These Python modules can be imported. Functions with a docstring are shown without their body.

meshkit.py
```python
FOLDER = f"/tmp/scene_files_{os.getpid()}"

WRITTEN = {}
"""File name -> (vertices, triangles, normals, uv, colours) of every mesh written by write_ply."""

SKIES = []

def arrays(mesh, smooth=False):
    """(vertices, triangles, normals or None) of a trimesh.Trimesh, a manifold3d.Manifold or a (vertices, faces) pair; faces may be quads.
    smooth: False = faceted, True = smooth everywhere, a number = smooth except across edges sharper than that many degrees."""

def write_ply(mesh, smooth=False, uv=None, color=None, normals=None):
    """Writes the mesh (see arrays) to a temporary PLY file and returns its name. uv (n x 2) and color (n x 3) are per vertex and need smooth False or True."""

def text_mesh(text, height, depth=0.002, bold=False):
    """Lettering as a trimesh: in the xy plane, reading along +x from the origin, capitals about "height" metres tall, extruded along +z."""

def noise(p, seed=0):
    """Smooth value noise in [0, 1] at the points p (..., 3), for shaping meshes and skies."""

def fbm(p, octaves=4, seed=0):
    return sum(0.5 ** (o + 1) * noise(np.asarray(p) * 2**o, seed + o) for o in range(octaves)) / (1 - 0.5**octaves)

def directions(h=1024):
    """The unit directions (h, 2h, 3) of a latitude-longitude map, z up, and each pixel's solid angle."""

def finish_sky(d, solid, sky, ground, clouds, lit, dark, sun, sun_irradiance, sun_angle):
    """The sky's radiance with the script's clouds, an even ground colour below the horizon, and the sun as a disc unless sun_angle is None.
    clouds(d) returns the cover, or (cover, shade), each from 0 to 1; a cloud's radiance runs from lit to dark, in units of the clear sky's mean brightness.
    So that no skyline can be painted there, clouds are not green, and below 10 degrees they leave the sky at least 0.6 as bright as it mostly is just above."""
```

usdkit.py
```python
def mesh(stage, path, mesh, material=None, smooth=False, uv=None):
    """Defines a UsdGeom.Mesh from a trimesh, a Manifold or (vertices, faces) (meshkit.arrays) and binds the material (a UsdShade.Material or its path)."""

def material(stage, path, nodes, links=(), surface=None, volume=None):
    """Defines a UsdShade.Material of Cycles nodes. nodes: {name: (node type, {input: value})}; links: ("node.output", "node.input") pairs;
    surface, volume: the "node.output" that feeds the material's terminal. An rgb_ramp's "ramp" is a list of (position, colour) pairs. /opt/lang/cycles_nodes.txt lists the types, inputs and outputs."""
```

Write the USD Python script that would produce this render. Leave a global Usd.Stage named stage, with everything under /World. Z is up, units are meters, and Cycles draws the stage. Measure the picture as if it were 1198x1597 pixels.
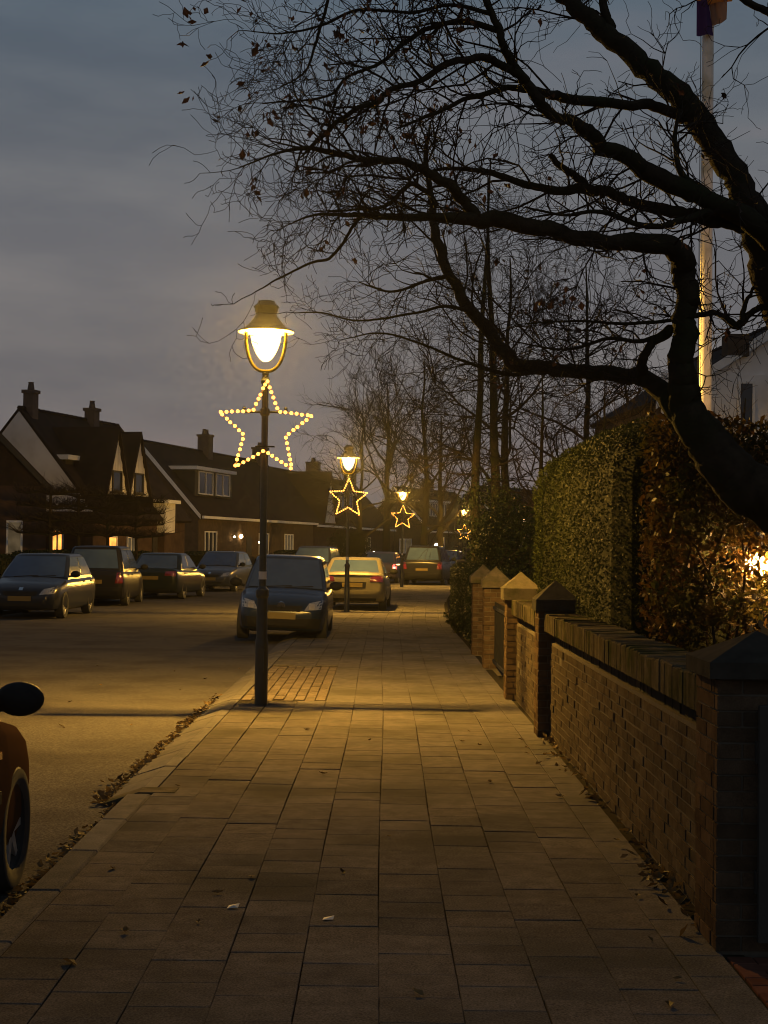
import math, random
import numpy as np, trimesh, usdkit, meshkit
import manifold3d as m3
from pxr import Usd, UsdGeom, UsdLux, UsdShade, Gf, Sdf

stage = Usd.Stage.CreateInMemory()
UsdGeom.SetStageUpAxis(stage, 'Z')
UsdGeom.SetStageMetersPerUnit(stage, 1.0)
W = '/World'
stage.SetDefaultPrim(UsdGeom.Xform.Define(stage, W).GetPrim())
UsdGeom.Scope.Define(stage, W + '/Looks')
RNG = np.random.default_rng(11)

# ------------------------------------------------------------------ camera, sky, exposure
EYE, FPX, PW, PH = np.array([0, 0, 1.65]), 2400.0, 1198.0, 1597.0
PITCH, ROLL = math.atan((852 - 798.5) / FPX), math.radians(0.7)
_f = np.array([0, math.cos(PITCH), math.sin(PITCH)])
_u0, _r0 = np.array([0, -math.sin(PITCH), math.cos(PITCH)]), np.array([1.0, 0, 0])
_r = _r0 * math.cos(ROLL) + _u0 * math.sin(ROLL)
_u = _u0 * math.cos(ROLL) - _r0 * math.sin(ROLL)
cam = UsdGeom.Camera.Define(stage, W + '/camera')
cam.CreateHorizontalApertureAttr(24.0)
cam.CreateVerticalApertureAttr(32.0)
cam.CreateFocalLengthAttr(24.0 * FPX / PW)
cam.CreateClippingRangeAttr(Gf.Vec2f(0.05, 5000))
cam.CreateExposureAttr(0.0)
cam.AddTransformOp().Set(Gf.Matrix4d(*_r, 0, *_u, 0, *(-_f), 0, *EYE, 1))

def sky_material():
    n = {
        'tc': ('texture_coordinate', {}),
        'sky': ('sky_texture', {'sky_type': 'single_scattering', 'sun_disc': False, 'sun_elevation': math.radians(-2.0), 'sun_rotation': math.radians(-120.0), 'altitude': 10.0, 'air_density': 1.0, 'aerosol_density': 1.0, 'ozone_density': 1.0}),
        'skyg': ('mix', {'mix_type': 'multiply', 'fac': 1.0, 'color2': (0.45, 0.45, 0.45)}),
        'sep': ('separate_xyz', {}),
        'tone': ('rgb_ramp', {'ramp': [(0.0, (1.0, 0.92, 0.92)), (0.045, (1.26, 1.08, 1.07)), (0.10, (1.28, 1.19, 1.18)), (0.18, (1.36, 1.32, 1.35)), (0.26, (1.0, 1.10, 1.24)), (0.34, (0.72, 0.96, 1.22)), (0.6, (0.6, 0.8, 1.05)), (1.0, (0.46, 0.64, 0.86))]}),
        'mapb': ('mapping', {'scale': (2.2, 2.2, 9.0), 'location': (0.4, 0.1, 0.35)}),
        'nb': ('noise_texture', {'scale': 1.6, 'detail': 5.0, 'roughness': 0.55}),
        'rb': ('rgb_ramp', {'ramp': [(0.0, (0.66, 0.70, 0.76)), (0.42, (0.84, 0.86, 0.90)), (0.56, (1.05, 1.04, 1.03)), (0.70, (1.30, 1.14, 1.10)), (1.0, (1.5, 1.22, 1.14))]}),
        'm1': ('mix', {'mix_type': 'multiply', 'fac': 1.0}),
        'cover': ('mix', {'mix_type': 'mix', 'fac': 0.88}),
        'bg': ('background_shader', {'strength': 0.15}),
    }
    l = [('tc.generated', 'sep.vector'), ('sep.z', 'tone.fac'), ('tc.generated', 'mapb.vector'), ('mapb.vector', 'nb.vector'), ('nb.fac', 'rb.fac'),
         ('tone.color', 'm1.color1'), ('rb.color', 'm1.color2'), ('sky.color', 'skyg.color1'), ('skyg.color', 'cover.color1'), ('m1.color', 'cover.color2'), ('cover.color', 'bg.color')]
    return usdkit.material(stage, W + '/Looks/dusk_sky', n, l, surface='bg.background')
dome = UsdLux.DomeLight.Define(stage, W + '/sky')
UsdShade.MaterialBindingAPI.Apply(dome.GetPrim()).Bind(sky_material())
dome.GetPrim().SetCustomDataByKey('kind', 'structure')

LAMP_I = 142000.0            # radiance of the small discharge bulb inside each street lamp
SODIUM = (1.0, 0.53, 0.082)
GARDEN_I = 520.0
FLOOD_I = 1500.0

def at(px, py, Y):
    d = _f * FPX + _r * (px - PW / 2) - _u * (py - PH / 2)
    return EYE + d * (Y / d[1])

# ------------------------------------------------------------------ prim helpers
_used = {}
def numbered(parent, name):
    k = (str(parent), name)
    n = _used.get(k, 0)
    _used[k] = n + 1
    return name if n == 0 else f'{name}_{n:03d}'

def tag(p, label=None, cat=None, group=None, kind=None):
    p = p.GetPrim() if hasattr(p, 'GetPrim') else p
    for k, v in (('label', label), ('category', cat), ('group', group), ('kind', kind)):
        if v:
            p.SetCustomDataByKey(k, v)
    return p

def obj(name, mesh, mat, parent=None, smooth=False, kind=None, label=None):
    par = W if parent is None else str(parent.GetPath())
    path = par + '/' + numbered(par, name)
    if isinstance(mesh, MB):
        mesh = mesh.get()
    p = usdkit.mesh(stage, path, mesh, mat, smooth=smooth).GetPrim()
    UsdGeom.Mesh(p).CreateDoubleSidedAttr(True)
    return tag(p, label=label, kind=kind)

def thing(name, label, cat, loc=(0, 0, 0), rz=0.0, group=None, kind=None, ry=0.0):
    x = UsdGeom.Xform.Define(stage, W + '/' + numbered(W, name))
    x.AddTranslateOp().Set(Gf.Vec3d(*map(float, loc)))
    x.AddRotateZOp().Set(float(rz))
    if ry:
        x.AddRotateYOp().Set(float(ry))
    return tag(x.GetPrim(), label, cat, group, kind)

def dup(src, name, label, loc, rz=0.0, group=None, scale=None):
    x = UsdGeom.Xform.Define(stage, W + '/' + numbered(W, name))
    x.GetPrim().GetReferences().AddInternalReference(src.GetPath())
    x.GetPrim().SetInstanceable(True)
    x.ClearXformOpOrder()
    x.AddTranslateOp(opSuffix='c').Set(Gf.Vec3d(*map(float, loc)))
    x.AddRotateZOp(opSuffix='c').Set(float(rz))
    if scale:
        x.AddScaleOp(opSuffix='c').Set(Gf.Vec3f(*scale))
    return tag(x.GetPrim(), label, src.GetCustomDataByKey('category'), group or src.GetCustomDataByKey('group'))

class MB:
    """collects pieces of one mesh"""
    def __init__(self): self.v, self.f, self.n = [], [], 0
    def add(self, v, f):
        v, f = np.asarray(v, float), np.asarray(f, int)
        if f.shape[1] == 4: f = np.vstack([f[:, [0, 1, 2]], f[:, [0, 2, 3]]])
        self.v.append(v); self.f.append(f + self.n); self.n += len(v); return self
    def box(self, lo, hi, rz=0.0, piv=None):
        lo, hi = np.array(lo, float), np.array(hi, float)
        v = np.array([[x, y, z] for x in (lo[0], hi[0]) for y in (lo[1], hi[1]) for z in (lo[2], hi[2])])
        if rz:
            c = (lo + hi) / 2 if piv is None else np.array(piv); a = math.radians(rz)
            d = v - c; v = c + np.stack([d[:, 0] * math.cos(a) - d[:, 1] * math.sin(a), d[:, 0] * math.sin(a) + d[:, 1] * math.cos(a), d[:, 2]], 1)
        return self.add(v, [[0, 1, 3, 2], [4, 6, 7, 5], [0, 4, 5, 1], [2, 3, 7, 6], [0, 2, 6, 4], [1, 5, 7, 3]])
    def cbox(self, lo, hi, c=0.004, down=False):
        """box with its upper edges chamfered"""
        (x0, y0, z0), (x1, y1, z1) = lo, hi
        r = lambda d, z: [[x0 + d, y0 + d, z], [x1 - d, y0 + d, z], [x1 - d, y1 - d, z], [x0 + d, y1 - d, z]]
        v = r(0, z0) + r(0, z1 - c) + r(c, z1)
        f = [[0, 3, 2, 1]] + [[a + i, a + (i + 1) % 4, a + 4 + (i + 1) % 4, a + 4 + i] for a in (0, 4) for i in range(4)] + [[8, 9, 10, 11]]
        return self.add(v, f)
    def tube(self, pts, rad, sides=8, caps=True):
        p = np.asarray(pts, float); r = np.broadcast_to(np.asarray(rad, float), (len(p),))
        t = np.gradient(p, axis=0); t /= np.linalg.norm(t, axis=1, keepdims=True) + 1e-12
        a = np.cross(t[0], [0, 0, 1.0] if abs(t[0][2]) < 0.9 else [1.0, 0, 0]); a /= np.linalg.norm(a)
        A = []
        for i in range(len(p)):
            a = a - t[i] * (a @ t[i]); a /= np.linalg.norm(a) + 1e-12; A.append(a)
        A = np.array(A); B = np.cross(t, A); g = np.arange(sides) * 2 * np.pi / sides
        v = (p[:, None] + r[:, None, None] * (np.cos(g)[None, :, None] * A[:, None] + np.sin(g)[None, :, None] * B[:, None])).reshape(-1, 3)
        n = len(p)
        i, j = np.meshgrid(np.arange(n - 1), np.arange(sides), indexing='ij')
        q = np.stack([i * sides + j, i * sides + (j + 1) % sides, (i + 1) * sides + (j + 1) % sides, (i + 1) * sides + j], -1).reshape(-1, 4)
        f = np.vstack([q[:, [0, 1, 2]], q[:, [0, 2, 3]]])
        if caps and sides > 2:
            c0 = [[0, k + 1, k] for k in range(1, sides - 1)]; o = (n - 1) * sides
            f = np.vstack([f, c0, [[o, o + k, o + k + 1] for k in range(1, sides - 1)]])
        return self.add(v, f)
    def lathe(self, prof, sides=24, center=(0, 0, 0)):
        prof = np.asarray(prof, float); g = np.arange(sides) * 2 * np.pi / sides
        v = np.stack([prof[:, None, 0] * np.cos(g), prof[:, None, 0] * np.sin(g), np.broadcast_to(prof[:, None, 1], (len(prof), sides))], -1).reshape(-1, 3) + np.array(center)
        i, j = np.meshgrid(np.arange(len(prof) - 1), np.arange(sides), indexing='ij')
        q = np.stack([i * sides + j, i * sides + (j + 1) % sides, (i + 1) * sides + (j + 1) % sides, (i + 1) * sides + j], -1).reshape(-1, 4)
        return self.add(v, q)
    def prism(self, poly, lo, hi, axis=1):
        """convex polygon (2d, counter-clockwise) extruded along an axis"""
        poly = np.asarray(poly, float); n = len(poly)
        def put(c):
            o = np.zeros((n, 3)); k = [x for x in (0, 1, 2) if x != axis]
            o[:, k[0]], o[:, k[1]], o[:, axis] = poly[:, 0], poly[:, 1], c; return o
        v = np.vstack([put(lo), put(hi)])
        f = [[0, k, k + 1] for k in range(1, n - 1)] + [[n, n + k + 1, n + k] for k in range(1, n - 1)]
        for i in range(n):
            j = (i + 1) % n; f += [[i, n + i, n + j], [i, n + j, j]]
        return self.add(v, f)
    def quad(self, a, b, c, d): return self.add([a, b, c, d], [[0, 1, 2, 3]])
    def get(self): return trimesh.Trimesh(np.vstack(self.v), np.vstack(self.f), process=False)

def ico(r, c=(0, 0, 0), sub=1, s=(1, 1, 1)):
    m = trimesh.creation.icosphere(sub, r); m.apply_scale(s) if s != (1, 1, 1) else None
    m.apply_translation(c); return m

def spline(pts, n):
    """Catmull-Rom through rows of pts, n samples per span"""
    p = np.asarray(pts, float); P = np.vstack([2 * p[0] - p[1], p, 2 * p[-1] - p[-2]]); out = []
    for i in range(1, len(P) - 2):
        for t in np.arange(n) / n:
            a, b, c, d = P[i - 1:i + 3]
            out.append(0.5 * (2 * b + (c - a) * t + (2 * a - 5 * b + 4 * c - d) * t * t + (3 * b - a - 3 * c + d) * t ** 3))
    return np.array(out + [p[-1]])

# ------------------------------------------------------------------ materials
_m = {}
def mat(name, c1, c2=None, scale=8.0, rough=0.7, bump=0.0, bscale=40.0, metallic=0.0, rnd=0.0, spec=0.5, coat=0.0, world=False, c3=None, s3=0.7, trans=0.0, detail=5.0, bdist=0.01, grain=0.0, gscale=200.0):
    """principled surface whose colour wanders between c1 and c2 (and patches of c3) with optional relief and per-object tone"""
    if name in _m: return _m[name]
    n = {'p': ('principled_bsdf', {'roughness': rough, 'metallic': metallic, 'specular_ior_level': spec, 'coat_weight': coat, 'base_color': c1})}
    l = []; src = None
    if c2 is not None or bump:
        if world: n['tc'] = ('geometry', {}); vec = 'tc.position'
        else: n['tc'] = ('texture_coordinate', {}); vec = 'tc.object'
    if c2 is not None:
        n['n1'] = ('noise_texture', {'scale': scale, 'detail': detail, 'roughness': 0.6})
        n['r1'] = ('rgb_ramp', {'ramp': [(0.3, c1), (0.7, c2)]})
        l += [(vec, 'n1.vector'), ('n1.fac', 'r1.fac')]; src = 'r1.color'
        if c3 is not None:
            n['n3'] = ('noise_texture', {'scale': s3, 'detail': 4.0, 'roughness': 0.6})
            n['r3'] = ('rgb_ramp', {'ramp': [(0.46, (0, 0, 0)), (0.66, (1, 1, 1))]})
            n['m3'] = ('mix', {'mix_type': 'mix', 'color2': c3})
            l += [(vec, 'n3.vector'), ('n3.fac', 'r3.fac'), ('r3.color', 'm3.fac'), (src, 'm3.color1')]; src = 'm3.color'
    if rnd:
        n['oi'] = ('object_info', {})
        n['ro'] = ('rgb_ramp', {'ramp': [(0, (1 - rnd, 1 - rnd, 1 - rnd)), (0.5, (1, 0.97, 0.93)), (1, (1 + rnd, 1 + rnd * 0.9, 1 + rnd * 0.8))]})
        n['mo'] = ('mix', {'mix_type': 'multiply', 'fac': 1.0, 'color1': c1})
        l += [('oi.random', 'ro.fac'), ('ro.color', 'mo.color2')]
        if src: l.append((src, 'mo.color1'))
        src = 'mo.color'
    if grain:
        n['ng'] = ('noise_texture', {'scale': gscale, 'detail': 3.0, 'roughness': 0.7})
        n['rg'] = ('rgb_ramp', {'ramp': [(0.3, (1 - grain,) * 3), (0.7, (1 + grain,) * 3)]})
        n['mg'] = ('mix', {'mix_type': 'multiply', 'fac': 1.0})
        l += [(vec, 'ng.vector'), ('ng.fac', 'rg.fac'), (src, 'mg.color1'), ('rg.color', 'mg.color2')]; src = 'mg.color'
    if src: l.append((src, 'p.base_color'))
    if bump:
        n['nb'] = ('noise_texture', {'scale': bscale, 'detail': 6.0, 'roughness': 0.65})
        n['bp'] = ('bump', {'strength': bump, 'distance': bdist})
        l += [(vec, 'nb.vector'), ('nb.fac', 'bp.height'), ('bp.normal', 'p.normal')]
    surf = 'p.BSDF'
    if trans:
        n['tr'] = ('translucent_bsdf', {'color': c1}); n['mx'] = ('mix_closure', {'fac': trans})
        if src: l.append((src, 'tr.color'))
        l += [('p.BSDF', 'mx.closure1'), ('tr.BSDF', 'mx.closure2')]; surf = 'mx.closure'
    _m[name] = usdkit.material(stage, f'{W}/Looks/{name}', n, l, surface=surf)
    return _m[name]

def emit(name, color, strength):
    if name not in _m:
        _m[name] = usdkit.material(stage, f'{W}/Looks/{name}', {'e': ('emission', {'color': color, 'strength': strength})}, [], surface='e.emission')
    return _m[name]

def opal_glass():
    if 'opal' not in _m:
        _m['opal'] = usdkit.material(stage, f'{W}/Looks/opal', {'e': ('emission', {'color': (1.0, 0.62, 0.2), 'strength': 8.0}), 't': ('transparent_bsdf', {'color': (1, 1, 1)}), 'm': ('mix_closure', {'fac': 0.5})},
                                     [('t.BSDF', 'm.closure1'), ('e.emission', 'm.closure2')], surface='m.closure')
    return _m['opal']

def lit_window(name, col, s):
    """a curtained window lit from the room behind: patches of brighter and darker curtain"""
    if name not in _m:
        _m[name] = usdkit.material(stage, f'{W}/Looks/{name}', {'tc': ('texture_coordinate', {}), 'n': ('noise_texture', {'scale': 2.2, 'detail': 3.0}), 'r': ('rgb_ramp', {'ramp': [(0.3, tuple(0.35 * c for c in col)), (0.65, col)]}), 'e': ('emission', {'strength': s})},
                                   [('tc.object', 'n.vector'), ('n.fac', 'r.fac'), ('r.color', 'e.color')], surface='e.emission')
    return _m[name]

M_TILE = mat('pavement_tile', (0.0732, 0.06595, 0.06028), (0.1098, 0.1009, 0.09377), 9.0, 0.95, 0.2, 90.0, rnd=0.13, world=True, c3=(0.06222, 0.05819, 0.04912), s3=0.9, bdist=0.004, spec=0.0, grain=0.5, gscale=110)
M_TILEFAR = mat('pavement_far', (0.0732, 0.06595, 0.06028), (0.1098, 0.1009, 0.09377), 9.0, 0.95, 0.15, 70.0, world=True, c3=(0.06222, 0.05819, 0.04912), s3=0.9, bdist=0.004, spec=0.0, grain=0.5, gscale=110)
M_PAVER = mat('paver_brick', (0.08784, 0.07371, 0.06028), (0.1208, 0.1047, 0.0893), 14.0, 0.95, 0.2, 90.0, rnd=0.2, world=True, bdist=0.004, spec=0.0, grain=0.35)
M_KERB = mat('kerb_concrete', (0.08052, 0.07759, 0.07368), (0.1135, 0.1086, 0.1072), 6.0, 0.95, 0.2, 80.0, rnd=0.12, world=True, bdist=0.004, spec=0.0, grain=0.5, gscale=110)
M_ROAD = mat('road_asphalt', (0.06442, 0.06001, 0.05478), (0.09174, 0.08483, 0.07859), 40.0, 0.95, 0.25, 260.0, world=True, c3=(0.05856, 0.0538, 0.05001), s3=0.9, bdist=0.004, spec=0.0, grain=0.6, gscale=70)
M_SAND = mat('joint_sand', (0.022, 0.019, 0.014), (0.034, 0.03, 0.022), 30.0, 0.95, world=True, spec=0.0)
M_REDPAVE = mat('red_paving_brick', (0.07, 0.032, 0.024), (0.10, 0.05, 0.036), 14.0, 0.95, 0.2, 90.0, rnd=0.2, world=True, spec=0.0, bdist=0.004)
M_SOIL = mat('soil', (0.02, 0.019, 0.011), (0.0375, 0.0325, 0.02), 3.0, 0.95, 0.5, 20.0, world=True, spec=0.06)
M_BRICK = mat('wall_brick', (0.04948, 0.03744, 0.0254), (0.07668, 0.0651, 0.04883), 16.0, 0.88, 0.4, 120.0, rnd=0.2, world=True, bdist=0.003, spec=0.0, grain=0.35)
M_MORTAR = mat('mortar', (0.08438, 0.07341, 0.05625), (0.1094, 0.09684, 0.07812), 30.0, 0.95, world=True, spec=0.0)
M_COPING = mat('coping_brick', (0.04608, 0.03888, 0.02448), (0.07776, 0.06624, 0.04464), 10.0, 0.9, 0.6, 60.0, rnd=0.2, world=True, c3=(0.0288, 0.03168, 0.01296), s3=4.0, bdist=0.006, spec=0.0, grain=0.35)
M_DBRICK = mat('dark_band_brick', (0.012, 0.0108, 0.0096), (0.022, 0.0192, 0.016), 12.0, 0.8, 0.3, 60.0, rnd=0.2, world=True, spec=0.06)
M_PBRICK = mat('pier_brick', (0.04845, 0.03392, 0.02261), (0.08075, 0.05814, 0.03876), 14.0, 0.88, 0.4, 120.0, rnd=0.28, world=True, bdist=0.003, spec=0.0, grain=0.3)
M_CAPSHADE = mat('shaded_cap_stone', (0.03, 0.028, 0.024), (0.05, 0.046, 0.038), 12.0, 0.95, 0.5, 50.0, world=True, spec=0.0)  # darker copy of the pier cap stone, unlit side put into the colour
M_CAP = mat('pier_cap_stone', (0.06688, 0.05776, 0.04256), (0.1034, 0.08816, 0.06688), 12.0, 0.9, 0.5, 50.0, world=True, c3=(0.0456, 0.0456, 0.02736), s3=5.0, spec=0.0)
M_POST = mat('lamp_post_paint', (0.012, 0.014, 0.012), (0.02, 0.022, 0.018), 14.0, 0.42, 0.1, 60.0)
M_HAT = mat('lamp_hat_metal', (0.021, 0.0182, 0.0126), (0.035, 0.0294, 0.021), 14.0, 0.5)
M_YOKE = mat('yoke_dark_olive', (0.004, 0.003, 0.0003), None, rough=0.9, spec=0.0)
M_HATIN = mat('lamp_reflector', (0.05, 0.04, 0.012), None, rough=0.5)
M_STICKER = mat('pole_sticker', (0.45, 0.44, 0.42), None, rough=0.5)
M_BARK = mat('tree_bark', (0.0225, 0.0175, 0.012), (0.0425, 0.033, 0.0225), 14.0, 0.95, 0.9, 45.0, world=True, c3=(0.025, 0.0275, 0.0125), s3=2.0, bdist=0.02, spec=0.06)
M_TWIG = mat('twig_bark', (0.024, 0.018, 0.0144), (0.036, 0.0276, 0.0204), 8.0, 0.9, world=True, spec=0.06)
M_DEADLEAF = mat('dead_leaf', (0.033, 0.015, 0.009), (0.06, 0.033, 0.018), 20.0, 0.8, world=True, trans=0.25)
M_BEECH = mat('beech_leaf', (0.04704, 0.01999, 0.007056), (0.05645, 0.03763, 0.009408), 5.0, 0.55, world=True, c3=(0.03763, 0.03998, 0.008232), s3=2.0, trans=0.3, spec=0.06)
M_HEDGE = mat('hedge_leaf', (0.01306, 0.01799, 0.004062), (0.02467, 0.02902, 0.006964), 9.0, 0.6, world=True, trans=0.2, spec=0.06)
M_HEDGECORE = mat('hedge_core', (0.012, 0.014, 0.006), (0.02, 0.02, 0.01), 9.0, 0.95, world=True, spec=0.06)
M_EVERG = mat('evergreen_leaf', (0.00918, 0.01428, 0.00612), (0.01785, 0.0255, 0.00918), 6.0, 0.6, world=True, trans=0.12, spec=0.06)
M_TYRE = mat('tyre_rubber', (0.012, 0.012, 0.012), (0.02, 0.02, 0.02), 20.0, 0.85)
M_RIM = mat('rim_alloy', (0.22, 0.215, 0.21), (0.3, 0.29, 0.28), 30.0, 0.5, metallic=0.3)
M_BLACKP = mat('black_plastic', (0.010, 0.010, 0.011), (0.015, 0.015, 0.015), 30.0, 0.65, spec=0.12)
M_CGLASS = mat('car_glass', (0.026, 0.042, 0.082), (0.036, 0.058, 0.105), 2.0, 0.05, spec=0.7)  # blue base colour stands in for part of the reflected sky
M_LAMPGL = mat('headlight_lens', (0.21, 0.21, 0.2), (0.3, 0.3, 0.29), 30.0, 0.12, metallic=0.35, coat=1.0)
M_TAIL = mat('tail_lens', (0.072, 0.0048, 0.0036), (0.0912, 0.0072, 0.0048), 30.0, 0.12, coat=1.0)
M_AMBER = mat('amber_lens', (0.6, 0.25, 0.04), None, rough=0.15, coat=1.0)
M_PLATE = mat('yellow_plate', (0.1023, 0.0693, 0.00825), (0.1089, 0.0759, 0.0132), 20.0, 0.4)
M_CHROME = mat('chrome', (0.6, 0.6, 0.6), None, rough=0.15, metallic=1.0)
M_WHITE = mat('white_paint', (0.62, 0.61, 0.58), (0.72, 0.71, 0.69), 3.0, 0.7, 0.15, 20.0)
M_WHITEW = mat('whitewashed_wall', (0.6206, 0.6093, 0.598), (0.7673, 0.7561, 0.7448), 1.2, 0.85, 0.3, 12.0, c3=(0.5078, 0.4852, 0.4627), s3=0.6)
M_BOARD = mat('white_boarding', (0.5078, 0.4836, 0.4473), (0.6529, 0.6287, 0.5803), 2.0, 0.75)
M_HWALL = mat('house_brick', (0.051, 0.033, 0.0252), (0.084, 0.054, 0.039), 2.5, 0.9, 0.4, 25.0, spec=0.06)
M_HWALL2 = mat('house_brick_brown', (0.06, 0.045, 0.033), (0.096, 0.069, 0.048), 2.5, 0.9, 0.4, 25.0, spec=0.06)
M_ROOF = mat('roof_tile', (0.021, 0.0156, 0.0132), (0.039, 0.027, 0.0216), 2.0, 0.85, 0.6, 9.0, bdist=0.05, spec=0.06)
M_CHIM = mat('chimney_brick', (0.07, 0.05, 0.04), (0.11, 0.075, 0.055), 6.0, 0.9, 0.4, 20.0)
M_WGLASS = mat('window_glass', (0.02, 0.024, 0.03), None, rough=0.08, spec=0.6)
M_FLAGW = mat('flag_pole_white', (0.70, 0.68, 0.62), (0.78, 0.75, 0.70), 6.0, 0.45, c3=(0.45, 0.42, 0.30), s3=3.0)
M_FLAGP = mat('flag_purple_cloth', (0.045, 0.018, 0.085), (0.07, 0.03, 0.12), 6.0, 0.9, trans=0.3)
M_FLAGO = mat('flag_orange_cloth', (0.55, 0.16, 0.02), (0.62, 0.22, 0.03), 6.0, 0.9, trans=0.35)
M_FLAGB = mat('flag_brown_cloth', (0.30, 0.17, 0.11), (0.36, 0.21, 0.14), 6.0, 0.9, trans=0.5)
M_PAPER = mat('paper', (0.432, 0.42, 0.396), None, rough=0.8)
M_LITTER = mat('fallen_leaf', (0.08, 0.05, 0.0225), (0.17, 0.125, 0.06), 3.0, 0.7, world=True, c3=(0.03, 0.02, 0.01), s3=2.0, trans=0.15, spec=0.06)
M_WOODDARK = mat('dark_timber', (0.02, 0.017, 0.013), (0.035, 0.03, 0.022), 5.0, 0.8, 0.3, 40.0)
E_BULB = emit('discharge_bulb', SODIUM, LAMP_I)
E_STAR = emit('star_bulb_glow', (1.0, 0.37, 0.06), 5.2)
E_ROPE = emit('rope_tube_glow', (1.0, 0.36, 0.05), 0.5)
E_WARM = emit('warm_lamp_glow', (1.0, 0.62, 0.25), 60.0)
E_SMALL = emit('small_lamp_glow', (1.0, 0.75, 0.5), 12.0)
E_FLOOD = emit('floodlight_glow', (1.0, 0.50, 0.12), FLOOD_I)
E_GARDEN = emit('garden_lamp_glow', (1.0, 0.52, 0.15), GARDEN_I)
E_TAIL = emit('tail_light_glow', (1.0, 0.04, 0.03), 12.0)
E_TAILC = emit('brake_core_glow', (1.0, 0.45, 0.3), 4.0)
# ------------------------------------------------------------------ the setting
def curve(y): return np.maximum(0, np.asarray(y, float) - 28) ** 2 / 740.0
def left_kerb(y):
    c = curve(y); return -9.2 + c + np.minimum(0.9 * c, 0.95)

def strip(x0, x1, ys, z, nx=1):
    """flat sheet between two curves x0(y), x1(y)"""
    ys = np.asarray(ys, float); a, b = x0(ys), x1(ys); cols = []
    for k in range(nx + 1):
        t = k / nx; cols.append(np.stack([a * (1 - t) + b * t, ys, np.full_like(ys, z)], 1))
    v = np.vstack(cols); n = len(ys)
    f = [[k * n + i, (k + 1) * n + i, (k + 1) * n + i + 1, k * n + i + 1] for k in range(nx) for i in range(n - 1)]
    return MB().add(v, f)

YS = np.concatenate([np.arange(-6, 60, 1.0), np.arange(60, 261, 4.0)])
obj('ground', MB().box((-420, -60, -0.6), (420, 900, -0.115)), M_SOIL, kind='structure')
obj('road', strip(left_kerb, lambda y: -1.62 + curve(y), YS, -0.09, 4), M_ROAD, kind='structure')

pav = tag(UsdGeom.Xform.Define(stage, W + '/pavement'), kind='structure')
obj('joint_bed', strip(lambda y: -1.52 + curve(y), lambda y: 1.50 + curve(y), YS, -0.012, 2), M_SAND, pav)
TW, rng = 0.302, np.random.default_rng(5)
col_phase = rng.uniform(0, 1, 12); xs0 = -1.505
def wander(i, y): return 0.010 * math.sin(y * 0.5 + i * 0.12) + 0.0014 * math.sin(y * 1.9 + i * 2.3)
def tile(mb, i, y0, w=TW, l=0.302, jit=True):
    x = xs0 + i * TW; yc = y0 + l / 2; g = 0.0019
    c = float(curve(yc)) + (wander(i, yc) if i else 0)
    dz = rng.normal(0, 0.0013); tx, ty = rng.normal(0, 0.003, 2); a = rng.normal(0, 0.003)
    n0 = len(mb.v)
    mb.cbox((x + g, y0 + g, -0.05), (x + w - g, y0 + l - g, 0.0), 0.0025)
    v = mb.v[-1]; cx = x + w / 2
    dx, dy = v[:, 0] - cx, v[:, 1] - yc
    v[:, 2] += dz + tx * dx + ty * dy
    v[:, 0], v[:, 1] = cx + dx - a * dy + c, yc + dy + a * dx
BRK = (16.4, 21.0)
fields = MB(); n_single = 0
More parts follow.
